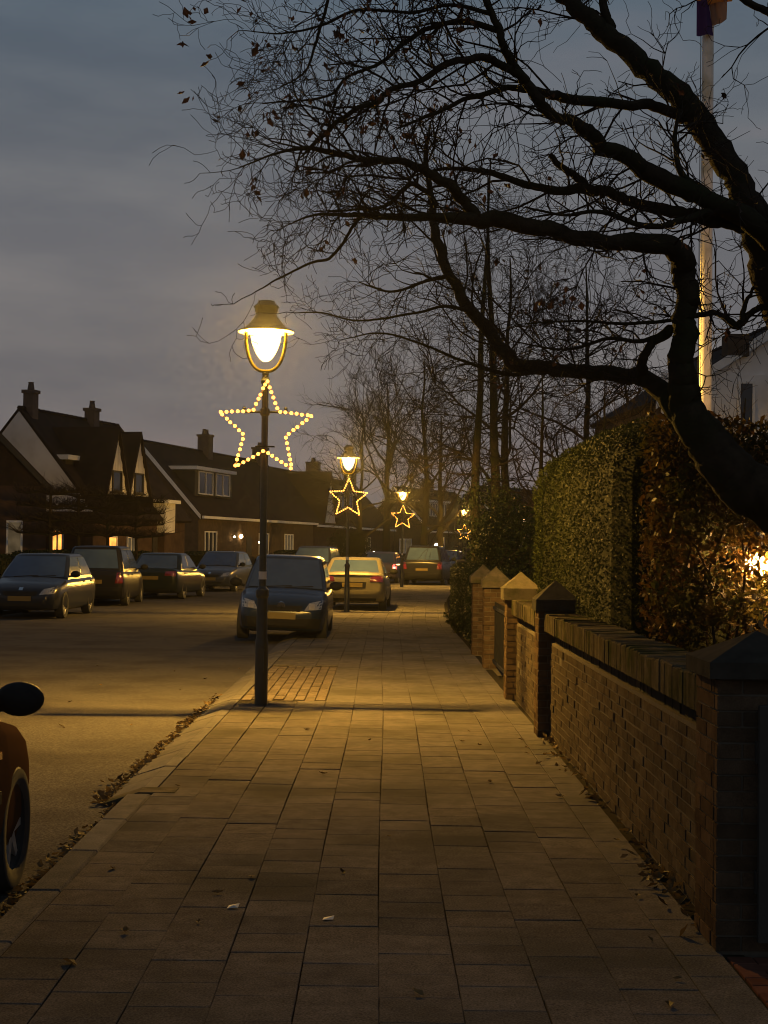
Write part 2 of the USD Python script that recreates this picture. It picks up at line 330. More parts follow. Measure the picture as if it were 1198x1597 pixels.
for row in range(0, 160):
    for i in range(10):
        w = TW if i < 9 else 0.20
        y0 = 4.6 + row * 0.302 + (0.151 if i % 2 and i else 0) + (0.04 * col_phase[i])
        if y0 > 46: continue
        if i < 3 and BRK[0] - 0.3 < y0 < BRK[1]: continue
        if y0 > 5.0 and n_single < 298 and not (i == 9):
            m = MB(); tile(m, i, y0, w); obj('tile', m, M_TILE, pav); n_single += 1
        else:
            tile(fields, i, y0, w)
obj('tile_field', fields, M_TILEFAR, pav, kind='stuff')
nb = 0
for i in range(8):
    for r in range(22):
        y0 = BRK[0] + r * 0.211 + (0.105 if i % 2 else 0); x = -1.5 + i * 0.1122
        if y0 + 0.2 > BRK[1] + 0.05: continue
        m = MB().cbox((x + 0.005, y0 + 0.005, -0.05), (x + 0.107, y0 + 0.204, rng.normal(0, 0.003)), 0.004)
        obj('paving_brick', m, M_PAVER, pav); nb += 1
obj('far_paving', strip(lambda y: -1.5 + curve(y), lambda y: 1.45 + curve(y), np.concatenate([np.arange(46.3, 60, 1.0), np.arange(60, 261, 4.0)]), 0.0, 2), M_TILEFAR, pav)

kerb = tag(UsdGeom.Xform.Define(stage, W + '/kerb'), kind='structure')
for k in range(8):                                   # upright kerb stones next to the camera
    y0 = 2.6 + k * 0.95
    obj('kerb_stone', MB().cbox((-1.675 + rng.normal(0, .004), y0 + 0.004, -0.3), (-1.513, y0 + 0.946, rng.normal(-0.002, .002)), 0.012), M_KERB, kerb)
YK0 = 10.21
obj('kerb_end_slab', MB().prism([(-1.83, -0.3), (-1.36, -0.3), (-1.36, 0.006), (-1.60, 0.006), (-1.83, -0.07)], YK0, YK0 + 0.22), M_CAP, kerb)
y = YK0 + 0.23
while y < 62:                                        # lowered kerb: sloping stones
    m = MB(); L = 0.5 if y < 30 else 1.0
    m.prism([(-1.83, -0.3), (-1.513, -0.3), (-1.513, -0.002), (-1.60, -0.002), (-1.83, -0.078)], y + 0.004, y + L - 0.004)
    m.v[-1][:, 0] += curve(m.v[-1][:, 1]); m.v[-1][:, 2] += rng.normal(0, 0.002)
    obj('sloped_kerb_stone', m, M_KERB, kerb); y += L
obj('far_kerb', strip(lambda y: -1.83 + curve(y), lambda y: -1.5 + curve(y), np.arange(62, 261, 4.0), -0.03), M_KERB, kerb)
# opposite side: kerb and pavement
lk = MB()
for a, b in zip(YS[:-1], YS[1:]):
    if a < 20: continue
    xa, xb = float(left_kerb(a)), float(left_kerb(b))
    lk.add([[xa - .15, a, -.3], [xa, a, -.3], [xa, a, .0], [xa - .15, a, .0], [xb - .15, b, -.3], [xb, b, -.3], [xb, b, .0], [xb - .15, b, .0]],
           [[0, 1, 2, 3], [4, 7, 6, 5], [1, 5, 6, 2], [3, 2, 6, 7], [0, 3, 7, 4]])
obj('opposite_kerb', lk, M_KERB, kind='structure')
obj('opposite_pavement', strip(lambda y: left_kerb(y) - 2.1, lambda y: left_kerb(y) - 0.15, YS[26:], -0.004), M_TILEFAR, kind='structure')

drv = tag(UsdGeom.Xform.Define(stage, W + '/driveway'), kind='structure')
obj('sand_bed', MB().box((1.505, 3.0, -0.2), (5.5, 6.34, -0.016)), M_SAND, drv)
for i in range(9):
    for r in range(16):
        x0, y0 = 1.418 + i * 0.205 - (0.1025 if r % 2 else 0), 4.62 + r * 0.105
        obj('paving_brick', MB().cbox((max(x0, 1.416) + .002, y0 + .002, -.05), (x0 + .203, y0 + .103, rng.normal(0, .0015)), .003), M_REDPAVE, drv)
# ------------------------------------------------------------------ fallen leaves and litter
def leaf_shape(L, Wd, curl, rng):
    t = np.linspace(0, 1, 5); w = Wd * np.sin(np.pi * np.clip(t, 0.04, 0.97)) ** 0.8 * (1 + 0.3 * np.sin(t * 14))
    z = curl * (t - 0.5) ** 2
    v = np.vstack([np.stack([t * L - L / 2, -w / 2, z + np.abs(w) * 0.25], 1), np.stack([t * L - L / 2, 0 * t, z], 1), np.stack([t * L - L / 2, w / 2, z + np.abs(w) * 0.25], 1)])
    f = [[i, i + 1, 5 + i + 1, 5 + i] for i in range(4)] + [[5 + i, 5 + i + 1, 10 + i + 1, 10 + i] for i in range(4)]
    return v, f
def rot3(rng, tilt=0.5):
    a, b, c = rng.uniform(0, 2 * np.pi), rng.normal(0, tilt), rng.normal(0, tilt)
    return trimesh.transformations.euler_matrix(b, c, a)[:3, :3]
def leaves(pts, size, rng, tilt=0.35):
    m = MB()
    for p in pts:
        L = size * rng.uniform(0.6, 1.35); v, f = leaf_shape(L, L * rng.uniform(0.4, 0.75), L * rng.uniform(0.1, 0.9), rng)
        m.add(np.asarray(v) @ rot3(rng, tilt).T + p, f)
    return m
rng = np.random.default_rng(21); pts = []
for k in range(520):
    y = 5.3 + 12.5 * rng.beta(1.1, 1.5); edge = -1.70 if y < 10.2 else -1.83
    pts.append((edge - abs(rng.normal(0, 0.05)) + rng.normal(0, .012), y, -0.085 + rng.uniform(0, 0.02)))
gl = obj('gutter_leaves', leaves(pts, 0.06, rng), M_LITTER, kind='stuff'); tag(gl, 'strip of curled fallen leaves lying in the gutter along the kerb', 'leaves')
pts = []
for k in range(130):
    y = rng.uniform(6.6, 13.5) if rng.random() < .75 else rng.normal(7.7, .25)
    pts.append((1.45 - abs(rng.normal(0, 0.055)) * (1.5 if y < 8.3 else 1), y, 0.006 + rng.uniform(0, 0.03)))
wl = obj('wall_leaves', leaves(pts, 0.055, rng, 0.5), M_LITTER, kind='stuff'); tag(wl, 'fallen leaves gathered at the foot of the long garden wall', 'leaves')
pts = [(rng.uniform(-1.4, 1.35), rng.uniform(5.2, 14), 0.008) for _ in range(26)] + [(rng.uniform(-5, -1.9), rng.uniform(8, 22), -0.08) for _ in range(30)]
sl = obj('scattered_leaves', leaves(pts, 0.05, rng, 0.2), M_LITTER, kind='stuff'); tag(sl, 'single fallen leaves scattered thinly over pavement and road', 'leaves')
g = at(364, 1413, 7.02)
pp = obj('paper_scrap', MB().add([[g[0] - .028, g[1] - .02, .004], [g[0] + .022, g[1] - .012, .005], [g[0] + .026, g[1] + .03, .016], [g[0] - .022, g[1] + .022, .008], [g[0], g[1], .014]], [[0, 1, 4], [1, 2, 4], [2, 3, 4], [3, 0, 4]]), M_PAPER)
tag(pp, 'small crumpled white scrap of paper lying on the near pavement tiles', 'paper scrap')
g = at(512, 1434, 6.82)
pp = obj('paper_scrap', MB().add([[g[0] - .025, g[1] - .02, .006], [g[0] + .022, g[1] - .012, .006], [g[0] + .026, g[1] + .02, .016], [g[0] - .02, g[1] + .022, .006]], [[0, 1, 2], [0, 2, 3]]), M_PAPER)
tag(pp, 'tiny pale fleck of paper in the middle of the near pavement', 'paper scrap')

# ------------------------------------------------------------------ garden walls of single bricks
XW, XP = 1.465, 1.372
def brick_wall(name, label, y0, y1, x, limit, rng, h=0.83):
    t = thing(name, label, 'wall', (x, y0, 0))
    L = y1 - y0; H0, bl, g = 0.0625, 0.22, 0.006
    obj('mortar_core', MB().box((0.006, 0.0, -0.1), (0.20, L, h)).box((0.07, 0.0, h + .001), (0.20, L, h + 0.20)), M_MORTAR, t)
    rest = MB(); n = 0; items = []
    for r in range(int(round(h / H0))):
        y = -(0.11 if r % 2 else 0) - (0.0)
        while y < L - 0.02:
            a, b = max(y + g, 0.0), min(y + bl - g, L)
            if b - a > 0.03: items.append((a, b, r * H0 + g, (r + 1) * H0 - g))
            y += bl
    items.sort(key=lambda q: q[0])
    for a, b, z0, z1 in items:
        pr = rng.normal(0, 0.0025); lo, hi = (-0.0 + pr, a, z0), (0.05, b, z1)
        if n < limit: obj('brick', MB().box(lo, hi), M_BRICK, t); n += 1
        else: rest.box(lo, hi)
    if rest.v: obj('far_bricks', rest, M_BRICK, t, kind='stuff')
    nb = int(L / 0.105)
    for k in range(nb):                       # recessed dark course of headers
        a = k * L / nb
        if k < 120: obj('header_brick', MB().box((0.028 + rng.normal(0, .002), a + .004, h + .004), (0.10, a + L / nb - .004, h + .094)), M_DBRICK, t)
    nc = int(L / 0.068)
    for k in range(nc):                       # worn coping of bricks on edge
        a = k * L / nc; top = h + 0.255 + 0.02 * (meshkit.noise(np.array([a * 2.1, 0.0, y0]), 9) - .5) + rng.normal(0, 0.003)
        m = MB().cbox((-0.055 + rng.normal(0, .002), a + .0015, h + 0.098), (0.245, a + L / nc - .0015, top), 0.007)
        m.v[-1][8:12, 2] += rng.normal(0, 0.003, 4)
        obj('coping_brick', m, M_COPING, t)
    return t
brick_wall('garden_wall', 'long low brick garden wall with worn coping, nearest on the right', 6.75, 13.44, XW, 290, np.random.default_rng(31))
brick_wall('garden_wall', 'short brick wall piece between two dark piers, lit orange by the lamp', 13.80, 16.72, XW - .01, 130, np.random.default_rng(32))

def pier(label, x, y, w, h, capw, rng, cap_h=0.17, single=True, mats=None, neck=0.10, capm=None):
    t = thing('gate_pier', label, 'gate pier', (x + w / 2, y + w / 2, 0))
    q = w / 2; bm = mats or M_PBRICK
    obj('mortar_core', MB().box((-q + .007, -q + .007, -0.1), (q - .007, q - .007, h)), M_MORTAR, t)
    H0 = 0.0625; rows = int(h / H0); rest = MB()
    for r in range(rows):
        z0, z1 = r * h / rows + .005, (r + 1) * h / rows - .005
        for side in range(4):
            cuts = [-q, 0.0, q] if r % 2 else [-q, -q + w * 0.25, q - w * .25, q]
            for a, b in zip(cuts[:-1], cuts[1:]):
                a2, b2 = a + (.005 if a > -q else 0), b - (.005 if b < q else 0.052)
                pr = rng.normal(0, .002)
                lo, hi = ((a2, -q + pr, z0), (b2, -q + .05, z1))
                m = MB().box(lo, hi); v = m.v[0]; ang = side * np.pi / 2
                m.v[0] = np.stack([v[:, 0] * np.cos(ang) - v[:, 1] * np.sin(ang), v[:, 0] * np.sin(ang) + v[:, 1] * np.cos(ang), v[:, 2]], 1)
                if side in (0, 3) and single: obj('brick', m, bm, t)
                else: rest.add(m.v[0], m.f[0])
    obj('hidden_bricks', rest, bm, t, kind='stuff')
    c = capw / 2; cap = MB()
    cap.box((-c, -c, h + .003), (c, c, h + neck))
    cap.add([[-c, -c, h + neck + .0], [c, -c, h + neck], [c, c, h + neck], [-c, c, h + neck], [0, 0, h + neck + cap_h]], [[0, 1, 4], [1, 2, 4], [2, 3, 4], [3, 0, 4], [0, 2, 1], [0, 3, 2]])
    obj('cap', cap, capm or M_CAP, t)
    return t
rng = np.random.default_rng(41)
pier('nearest brick gate pier with low pyramid cap at the near end of the wall', XP + .012, 6.36, 0.42, 1.12, 0.50, rng, 0.12, neck=.07, capm=M_CAPSHADE)
pier('slim dark pier standing between the long wall and the orange-lit wall piece', XP - .01, 13.46, 0.33, 1.10, 0.38, rng, 0.17, neck=0.10, capm=M_CAPSHADE)
pier('dark pier with wide square cap at the far end of the orange-lit wall', XP - .025, 16.74, 0.33, 1.08, 0.41, rng, 0.18, neck=0.13)
pier('pale gate pier with pointed pyramid cap, lit from the front', XP + .01, 21.0, 0.33, 1.10, 0.39, rng, 0.19, mats=M_PBRICK)
pier('gate pier half hidden behind the pale pier with the pointed cap', XP + .005, 23.6, 0.33, 1.10, 0.40, rng, 0.19)
# timber gate leaf standing open behind the nearest pier, a dark post in front
gp = thing('timber_gate', 'dark timber gate leaf folded back in front of the nearest pier', 'gate', (1.535, 6.275, 0))
for k in range(6):
    obj('board', MB().cbox((0.004 + k * 0.125, 0.0, 0.06), (0.121 + k * 0.125, 0.03, 1.02 + 0.02 * math.sin(k)), .004), M_WOODDARK, gp)
obj('rail', MB().box((0.0, 0.033, 0.25), (0.76, 0.065, 0.34)), M_WOODDARK, gp)
obj('rail', MB().box((0.0, 0.033, 0.78), (0.76, 0.065, 0.87)), M_WOODDARK, gp)
g4 = thing('iron_gate', 'closed wrought iron driveway gate between dark pier and pale pier', 'gate', (XP + 0.12, 17.15, 0))
for k in range(26):
    obj('bar', MB().tube([(0.02, 0.08 + k * 0.14, 0.08), (0.02, 0.08 + k * 0.14, 0.92)], 0.008, 5), M_BLACKP, g4)
obj('rail', MB().box((0, 0, 0.10), (0.04, 3.75, 0.14)), M_BLACKP, g4); obj('rail', MB().box((0, 0, 0.82), (0.04, 3.75, 0.86)), M_BLACKP, g4)

# low dark hedge and end post further along
def leaf_cloud(pts, nrm, size, rng, quad=True):
    """many small leaf faces at pts, tilted about the normals nrm"""
    n = len(pts); a = rng.normal(0, 1, (n, 3)); d = nrm + 0.75 * a; d /= np.linalg.norm(d, axis=1, keepdims=True)
    t = np.cross(d, rng.normal(0, 1, (n, 3))); t /= np.linalg.norm(t, axis=1, keepdims=True); b = np.cross(d, t)
    s = (size * rng.uniform(0.6, 1.4, n))[:, None]
    v = np.stack([pts - t * s, pts - b * s * 0.5, pts + t * s, pts + b * s * 0.5], 1).reshape(-1, 3)
    i = np.arange(n)[:, None] * 4
    return v, np.vstack([i + [0, 1, 2], i + [0, 2, 3]])

def rounded_hedge(name, label, x0, x1, y0, y1, z1, n, size, rng, mleaf, r=0.35, follow=False, depth=0.1, amp=0.05, z0=0.0):
    """clipped hedge: a dark woody core and a thick skin of small leaves"""
    t = thing(name, label, 'hedge', ((x0 + x1) / 2, (y0 + y1) / 2, 0)); cx, cy = (x0 + x1) / 2, (y0 + y1) / 2
    hx, hy = (x1 - x0) / 2, (y1 - y0) / 2; hz = (z1 - z0)
    faces = [(2 * hx * hz, 0), (2 * hx * hz, 1), (2 * hy * hz, 2), (2 * hy * hz, 3), (4 * hx * hy, 4)]
    A = np.array([f[0] for f in faces]); which = rng.choice(5, n, p=A / A.sum())
    u, w = rng.uniform(-1, 1, n), rng.uniform(0, 1, n)
    p, q = np.zeros((n, 3)), np.zeros((n, 3))
    for k, (ax, sg) in enumerate([(1, -1), (1, 1), (0, -1), (0, 1), (2, 1)]):
        s = which == k
        if ax == 1: p[s] = np.stack([u[s] * hx, np.full(s.sum(), sg * hy), z0 + w[s] * hz], 1)
        elif ax == 0: p[s] = np.stack([np.full(s.sum(), sg * hx), u[s] * hy, z0 + w[s] * hz], 1)
        else: p[s] = np.stack([u[s] * hx, (w[s] * 2 - 1) * hy, np.full(s.sum(), z1)], 1)
        q[s, ax] = sg
    # rounded edges: pull towards an inner box then push out by r
    inner = np.stack([np.clip(p[:, 0], -hx + r, hx - r), np.clip(p[:, 1], -hy + r, hy - r), np.minimum(p[:, 2], z1 - r)], 1)
    d = p - inner; L = np.linalg.norm(d, axis=1, keepdims=True); nn = np.where(L > 1e-6, d / np.maximum(L, 1e-6), q)
    bump = (meshkit.fbm((p + [cx, cy, 0]) * 2.2, 3, 7) - 0.5) * 2 * amp + (meshkit.noise((p + [cx, cy, 0]) * 9, 3) - .5) * amp
    p = inner + nn * (np.minimum(L, r)) + nn * bump[:, None] - nn * (rng.uniform(0, 1, n) ** 2 * depth)[:, None]
    if follow: p[:, 0] += curve(p[:, 1] + cy) - curve(cy)
    v, f = leaf_cloud(p, nn, size, rng)
    obj('foliage', MB().add(v, f), mleaf, t, kind='stuff')
    s = 0.10
    core = trimesh.creation.box((2 * (hx - s), 2 * (hy - s), hz - s)); core.apply_translation((0, 0, z0 + (hz - s) / 2))
    core = core.subdivide().subdivide().subdivide().subdivide(); cv = np.array(core.vertices)
    ci = np.stack([np.clip(cv[:, 0], -hx + r + s, hx - r - s), np.clip(cv[:, 1], -hy + r + s, hy - r - s), np.minimum(cv[:, 2], z1 - r - s)], 1)
    dd = cv - ci; LL = np.linalg.norm(dd, axis=1, keepdims=True); cv = ci + dd / np.maximum(LL, 1e-6) * np.minimum(LL, r)
    if follow: cv[:, 0] += curve(cv[:, 1] + cy) - curve(cy)
    obj('inner_growth', (cv, core.faces), M_HEDGECORE, t)
    return t
rng = np.random.default_rng(51)
rounded_hedge('tall_hedge', 'tall clipped green hedge with rounded end behind the garden wall', 1.66, 2.75, 11.45, 17.5, 2.68, 110000, 0.0125, rng, M_HEDGE, r=0.42, amp=0.05)
rounded_hedge('low_hedge', 'low dark clipped hedge along the pavement beyond the pale piers', 1.50, 2.3, 25.0, 36.5, 1.28, 26000, 0.022, rng, M_EVERG, r=0.15, follow=True)
ep = obj('end_post', MB().cbox((1.40 + .35, 36.7, 0), (1.60 + .35, 36.9, 1.35), .02), M_CAP); tag(ep, 'pale square post at the far end of the low dark hedge', 'post')
wd = []
for k in range(26):
    a = rng.uniform(0, 6.28); b = np.array([1.42, 29.6, 0]); h = rng.uniform(.15, .38)
    wd.append(spline([b + [rng.normal(0, .04), rng.normal(0, .08), 0], b + [math.cos(a) * h * .3, math.sin(a) * h * .4, h * .7], b + [math.cos(a) * h * .75, math.sin(a) * h * .8, h]], 3))
wm = MB()
for c in wd: wm.tube(c, 0.004, 3, False)
tips = np.vstack([c[3:] for c in wd]); lv, lf = leaf_cloud(np.repeat(tips, 3, 0) + rng.normal(0, .03, (len(tips) * 3, 3)), np.tile([0, 0, 1.0], (len(tips) * 3, 1)), 0.035, rng)
wt = thing('weed_plant', 'small leafy weed growing out at the foot of the low dark hedge', 'plant', (0, 0, 0)); obj('stem', wm, M_HEDGE, wt); obj('foliage', MB().add(lv, lf), M_HEDGE, wt, kind='stuff')

# beech hedge across the garden, brown leaves, with a lamp behind it
bt = thing('beech_hedge', 'loose brown-leaved beech hedge with a lamp glowing through it', 'hedge', (1.88, 10.8, 0))
rng = np.random.default_rng(61); nl = 46000
bp = np.stack([rng.uniform(0, 3.9, nl), 0.02 + 0.60 * rng.beta(1.3, 1.3, nl), 2.66 * rng.uniform(0, 1, nl) ** 0.9], 1)
lamp_ = at(1180, 881, 11.3) - [1.88, 10.8, 0]
near_ = np.exp(-(((bp - lamp_) * [1, 0, 1]) ** 2).sum(1) / 0.06)
keep = meshkit.fbm(bp * [2.0, 1.2, 2.0] + [3, 1, 0], 3, 4) > 0.30 + 0.27 * near_; bp = bp[keep]
top = bp[:, 2] > 2.62 + 0.08 * (meshkit.noise(bp * [3, 3, 0], 2) - .5); bp = bp[~top]
bn = np.tile([0, -0.6, 0.35], (len(bp), 1))
v, f = leaf_cloud(bp, bn, 0.029, rng); obj('foliage', MB().add(v, f), M_BEECH, bt, kind='stuff')
sm = MB()
for k in range(30):
    x = rng.uniform(0.05, 3.8); yy = rng.uniform(.15, .65)
    p = [(x, yy, 0)] + [(x + rng.normal(0, .06) * z, yy + rng.normal(0, .04), z) for z in (.5, 1.0, 1.5, 2.0, 2.5)]
    pts_ = spline(p, 3); sm.tube(pts_, np.linspace(.016, .005, len(pts_)), 5, False)
    for q in range(12):
        b = pts_[rng.integers(2, len(pts_) - 1)]; d = rng.normal(0, 1, 3); d[2] = abs(d[2]) * .6; d /= np.linalg.norm(d)
        sm.tube([b, b + d * .12 + [0, 0, .01], b + d * .28], [.005, .004, .002], 3, False)
obj('stem', sm, M_TWIG, bt)
gl_ = thing('garden_lamp', 'bright garden lamp shining through the brown beech hedge', 'garden lamp', tuple(at(1180, 881, 11.3)))
z0 = -at(1180, 881, 11.3)[2]
obj('stake', MB().tube([(0, 0, z0), (0, 0, -0.07)], 0.02, 8), M_BLACKP, gl_)
obj('bulb', ico(0.085, sub=2), E_GARDEN, gl_, smooth=True)
obj('hood', MB().lathe([(0.015, 0.14), (0.07, 0.13), (0.11, 0.10)], 16), M_BLACKP, gl_)
# ------------------------------------------------------------------ street lamps with rope-light stars
def build_lamp(label, loc):
    t = thing('street_lamp', label, 'street lamp', loc, group='street lamps along the pavement')
    post = MB().lathe([(0.0, -.15), (0.068, -.15), (0.068, 0.62), (0.066, 0.66), (0.057, 0.70), (0.055, 1.10), (0.066, 1.115), (0.068, 1.15), (0.066, 1.185), (0.042, 1.21), (0.037, 1.23), (0.034, 2.98), (0.05, 3.0), (0.05, 3.05), (0.034, 3.07), (0.033, 3.30), (0.046, 3.33), (0.046, 3.36), (0.03, 3.40), (0.04, 3.425), (0.0, 3.43)], 28)
    p = obj('post', post, M_POST, t, smooth=35)
    obj('sticker', MB().lathe([(0.0415, 1.295), (0.0415, 1.375)], 28), M_STICKER, p)
    obj('access_door', MB().box((-0.03, -0.0705, 0.35), (0.03, -0.05, 0.58)), M_POST, p)
    bar = MB()
    for s in (-1, 1):
        bar.tube(spline([(s * .03, 0, 3.025), (s * .12, 0, 3.025), (s * .19, 0, 3.02), (s * .225, 0, 3.035), (s * .215, 0, 3.058)], 5), 0.011, 8)
        bar.add(*(lambda m: (m.vertices, m.faces))(ico(.019, (s * .215, 0, 3.062))))
    obj('ladder_bar', bar, M_POST, t, smooth=40)
    yoke = MB(); a = np.linspace(0, np.pi, 33)
    pts = np.stack([0.208 * np.sign(np.cos(a)) * np.abs(np.cos(a)) ** 0.8, 0 * a, 3.85 - 0.405 * np.sin(a) ** 0.9], 1)
    yoke.tube(pts, 0.017, 8); obj('yoke', yoke, M_YOKE, t, smooth=True)
    bowl = [(0.002, 3.545), (0.03, 3.55), (0.062, 3.575), (0.095, 3.62), (0.125, 3.68), (0.148, 3.75), (0.158, 3.81), (0.16, 3.865)]
    obj('glass_bowl', MB().lathe(bowl, 28), opal_glass(), t, smooth=True)
    obj('bulb', ico(0.034, (0, 0, 3.825), 2), E_BULB, t, smooth=True)
    hat = [(0.292, 3.852), (0.294, 3.862), (0.27, 3.875), (0.22, 3.90), (0.175, 3.94), (0.14, 3.985), (0.115, 4.02), (0.105, 4.05), (0.118, 4.065), (0.122, 4.10), (0.135, 4.115), (0.122, 4.13), (0.095, 4.15), (0.085, 4.175), (0.04, 4.185), (0.0, 4.187)]
    obj('hat', MB().lathe(hat, 32), M_HAT, t, smooth=35)
    obj('reflector', MB().lathe([(0.290, 3.853), (0.22, 3.888), (0.165, 3.925), (0.1, 3.955), (0.0, 3.96)], 28), M_HATIN, t, smooth=True)
    return t
LAMPS = [(-1.245, 15.9), (-0.905, 38.6), (0.76, 63.0), (4.85, 93.0)]
LL = ['nearest and tallest black street lamp, the one carrying the big star', 'second street lamp, standing behind the dark blue car at the yellow car', 'third street lamp, above the dark car with the red light beside it', 'farthest street lamp, smallest, left of the dark evergreens']
lamp0 = build_lamp(LL[0], (*LAMPS[0], 0))
for (x, y), lb in list(zip(LAMPS, LL))[1:]:
    dup(lamp0, 'street_lamp', lb, (x, y, 0))

def build_star(label, loc):
    t = thing('star_decoration', label, 'star light', loc, group='rope light stars on the street lamps')
    V = []
    for k in range(10):
        a = math.pi / 2 - k * math.pi / 5 - math.radians(1.5); r = 0.50 if k % 2 == 0 else 0.225
        V.append((r * math.cos(a), 0, r * math.sin(a)))
    fr = MB()
    for k in range(10):
        fr.tube([V[k], V[(k + 1) % 10]], 0.008, 6)
    obj('frame', fr, E_ROPE, t)
    obj('bracket', MB().box((-.012, 0.0, 0.205), (0.012, 0.03, 0.225)).box((-.10, 0.0, -0.19), (.10, 0.02, -0.175)), M_BLACKP, t)
    for k in range(10):
        a, b = np.array(V[k]), np.array(V[(k + 1) % 10])
        for q in range(6):
            c = a + (b - a) * ((q + 0.25 + RNG.normal(0, .06)) / 6) + [0, 0, RNG.normal(0, .002)]
            obj('bulb', ico(0.019, c + [0, -0.016, 0], 1), E_STAR, t)
    return t
SL = ['large lit rope light star on the nearest street lamp', 'second lit rope light star, below the lamp behind the yellow car', 'third lit star, small, on the third street lamp', 'smallest lit star, on the farthest street lamp']
star0 = build_star(SL[0], (LAMPS[0][0] + .01, LAMPS[0][1] - 0.062, 2.845))
for (x, y), lb, rz in list(zip(LAMPS, SL, (0, -4, 3, 24)))[1:]:
    dup(star0, 'star_decoration', lb, (x + .01, y - .062, 2.84 if y < 80 else 2.55), rz)

# ------------------------------------------------------------------ the big bare tree on the right
def limb_pts(tr, n=6, wob=0.012, rng=None):
    P = np.array([[*at(px, py, d), w * d / FPX / 2] for px, py, d, w in tr]); c = spline(P, n)
    if rng is not None:
        s = np.arange(len(c)); off = np.stack([meshkit.noise(np.stack([s * .45, s * 0 + k * 7.3, s * 0 + P[0, 0]], 1), 5) - .5 for k in range(3)], 1)
        c[:, :3] += off * np.minimum(c[:, 3:] * 1.2, 0.05) + rng.normal(0, wob, (len(c), 3)) * np.minimum(.6, c[:, 3:] * 8)
    c[:, 3] = np.maximum(c[:, 3], 0.0028)
    return c
TRUNK = [(1500, 1260, 9.0, 120), (1490, 1080, 9.0, 110), (1420, 930, 9.0, 104), (1330, 858, 9.0, 98), (1260, 812, 9, 92), (1205, 782, 9, 88), (1155, 750, 9, 82), (1116, 706, 9, 72), (1078, 650, 9.02, 56), (1063, 595, 9.02, 46), (1065, 540, 9, 39), (1073, 470, 9, 35)]
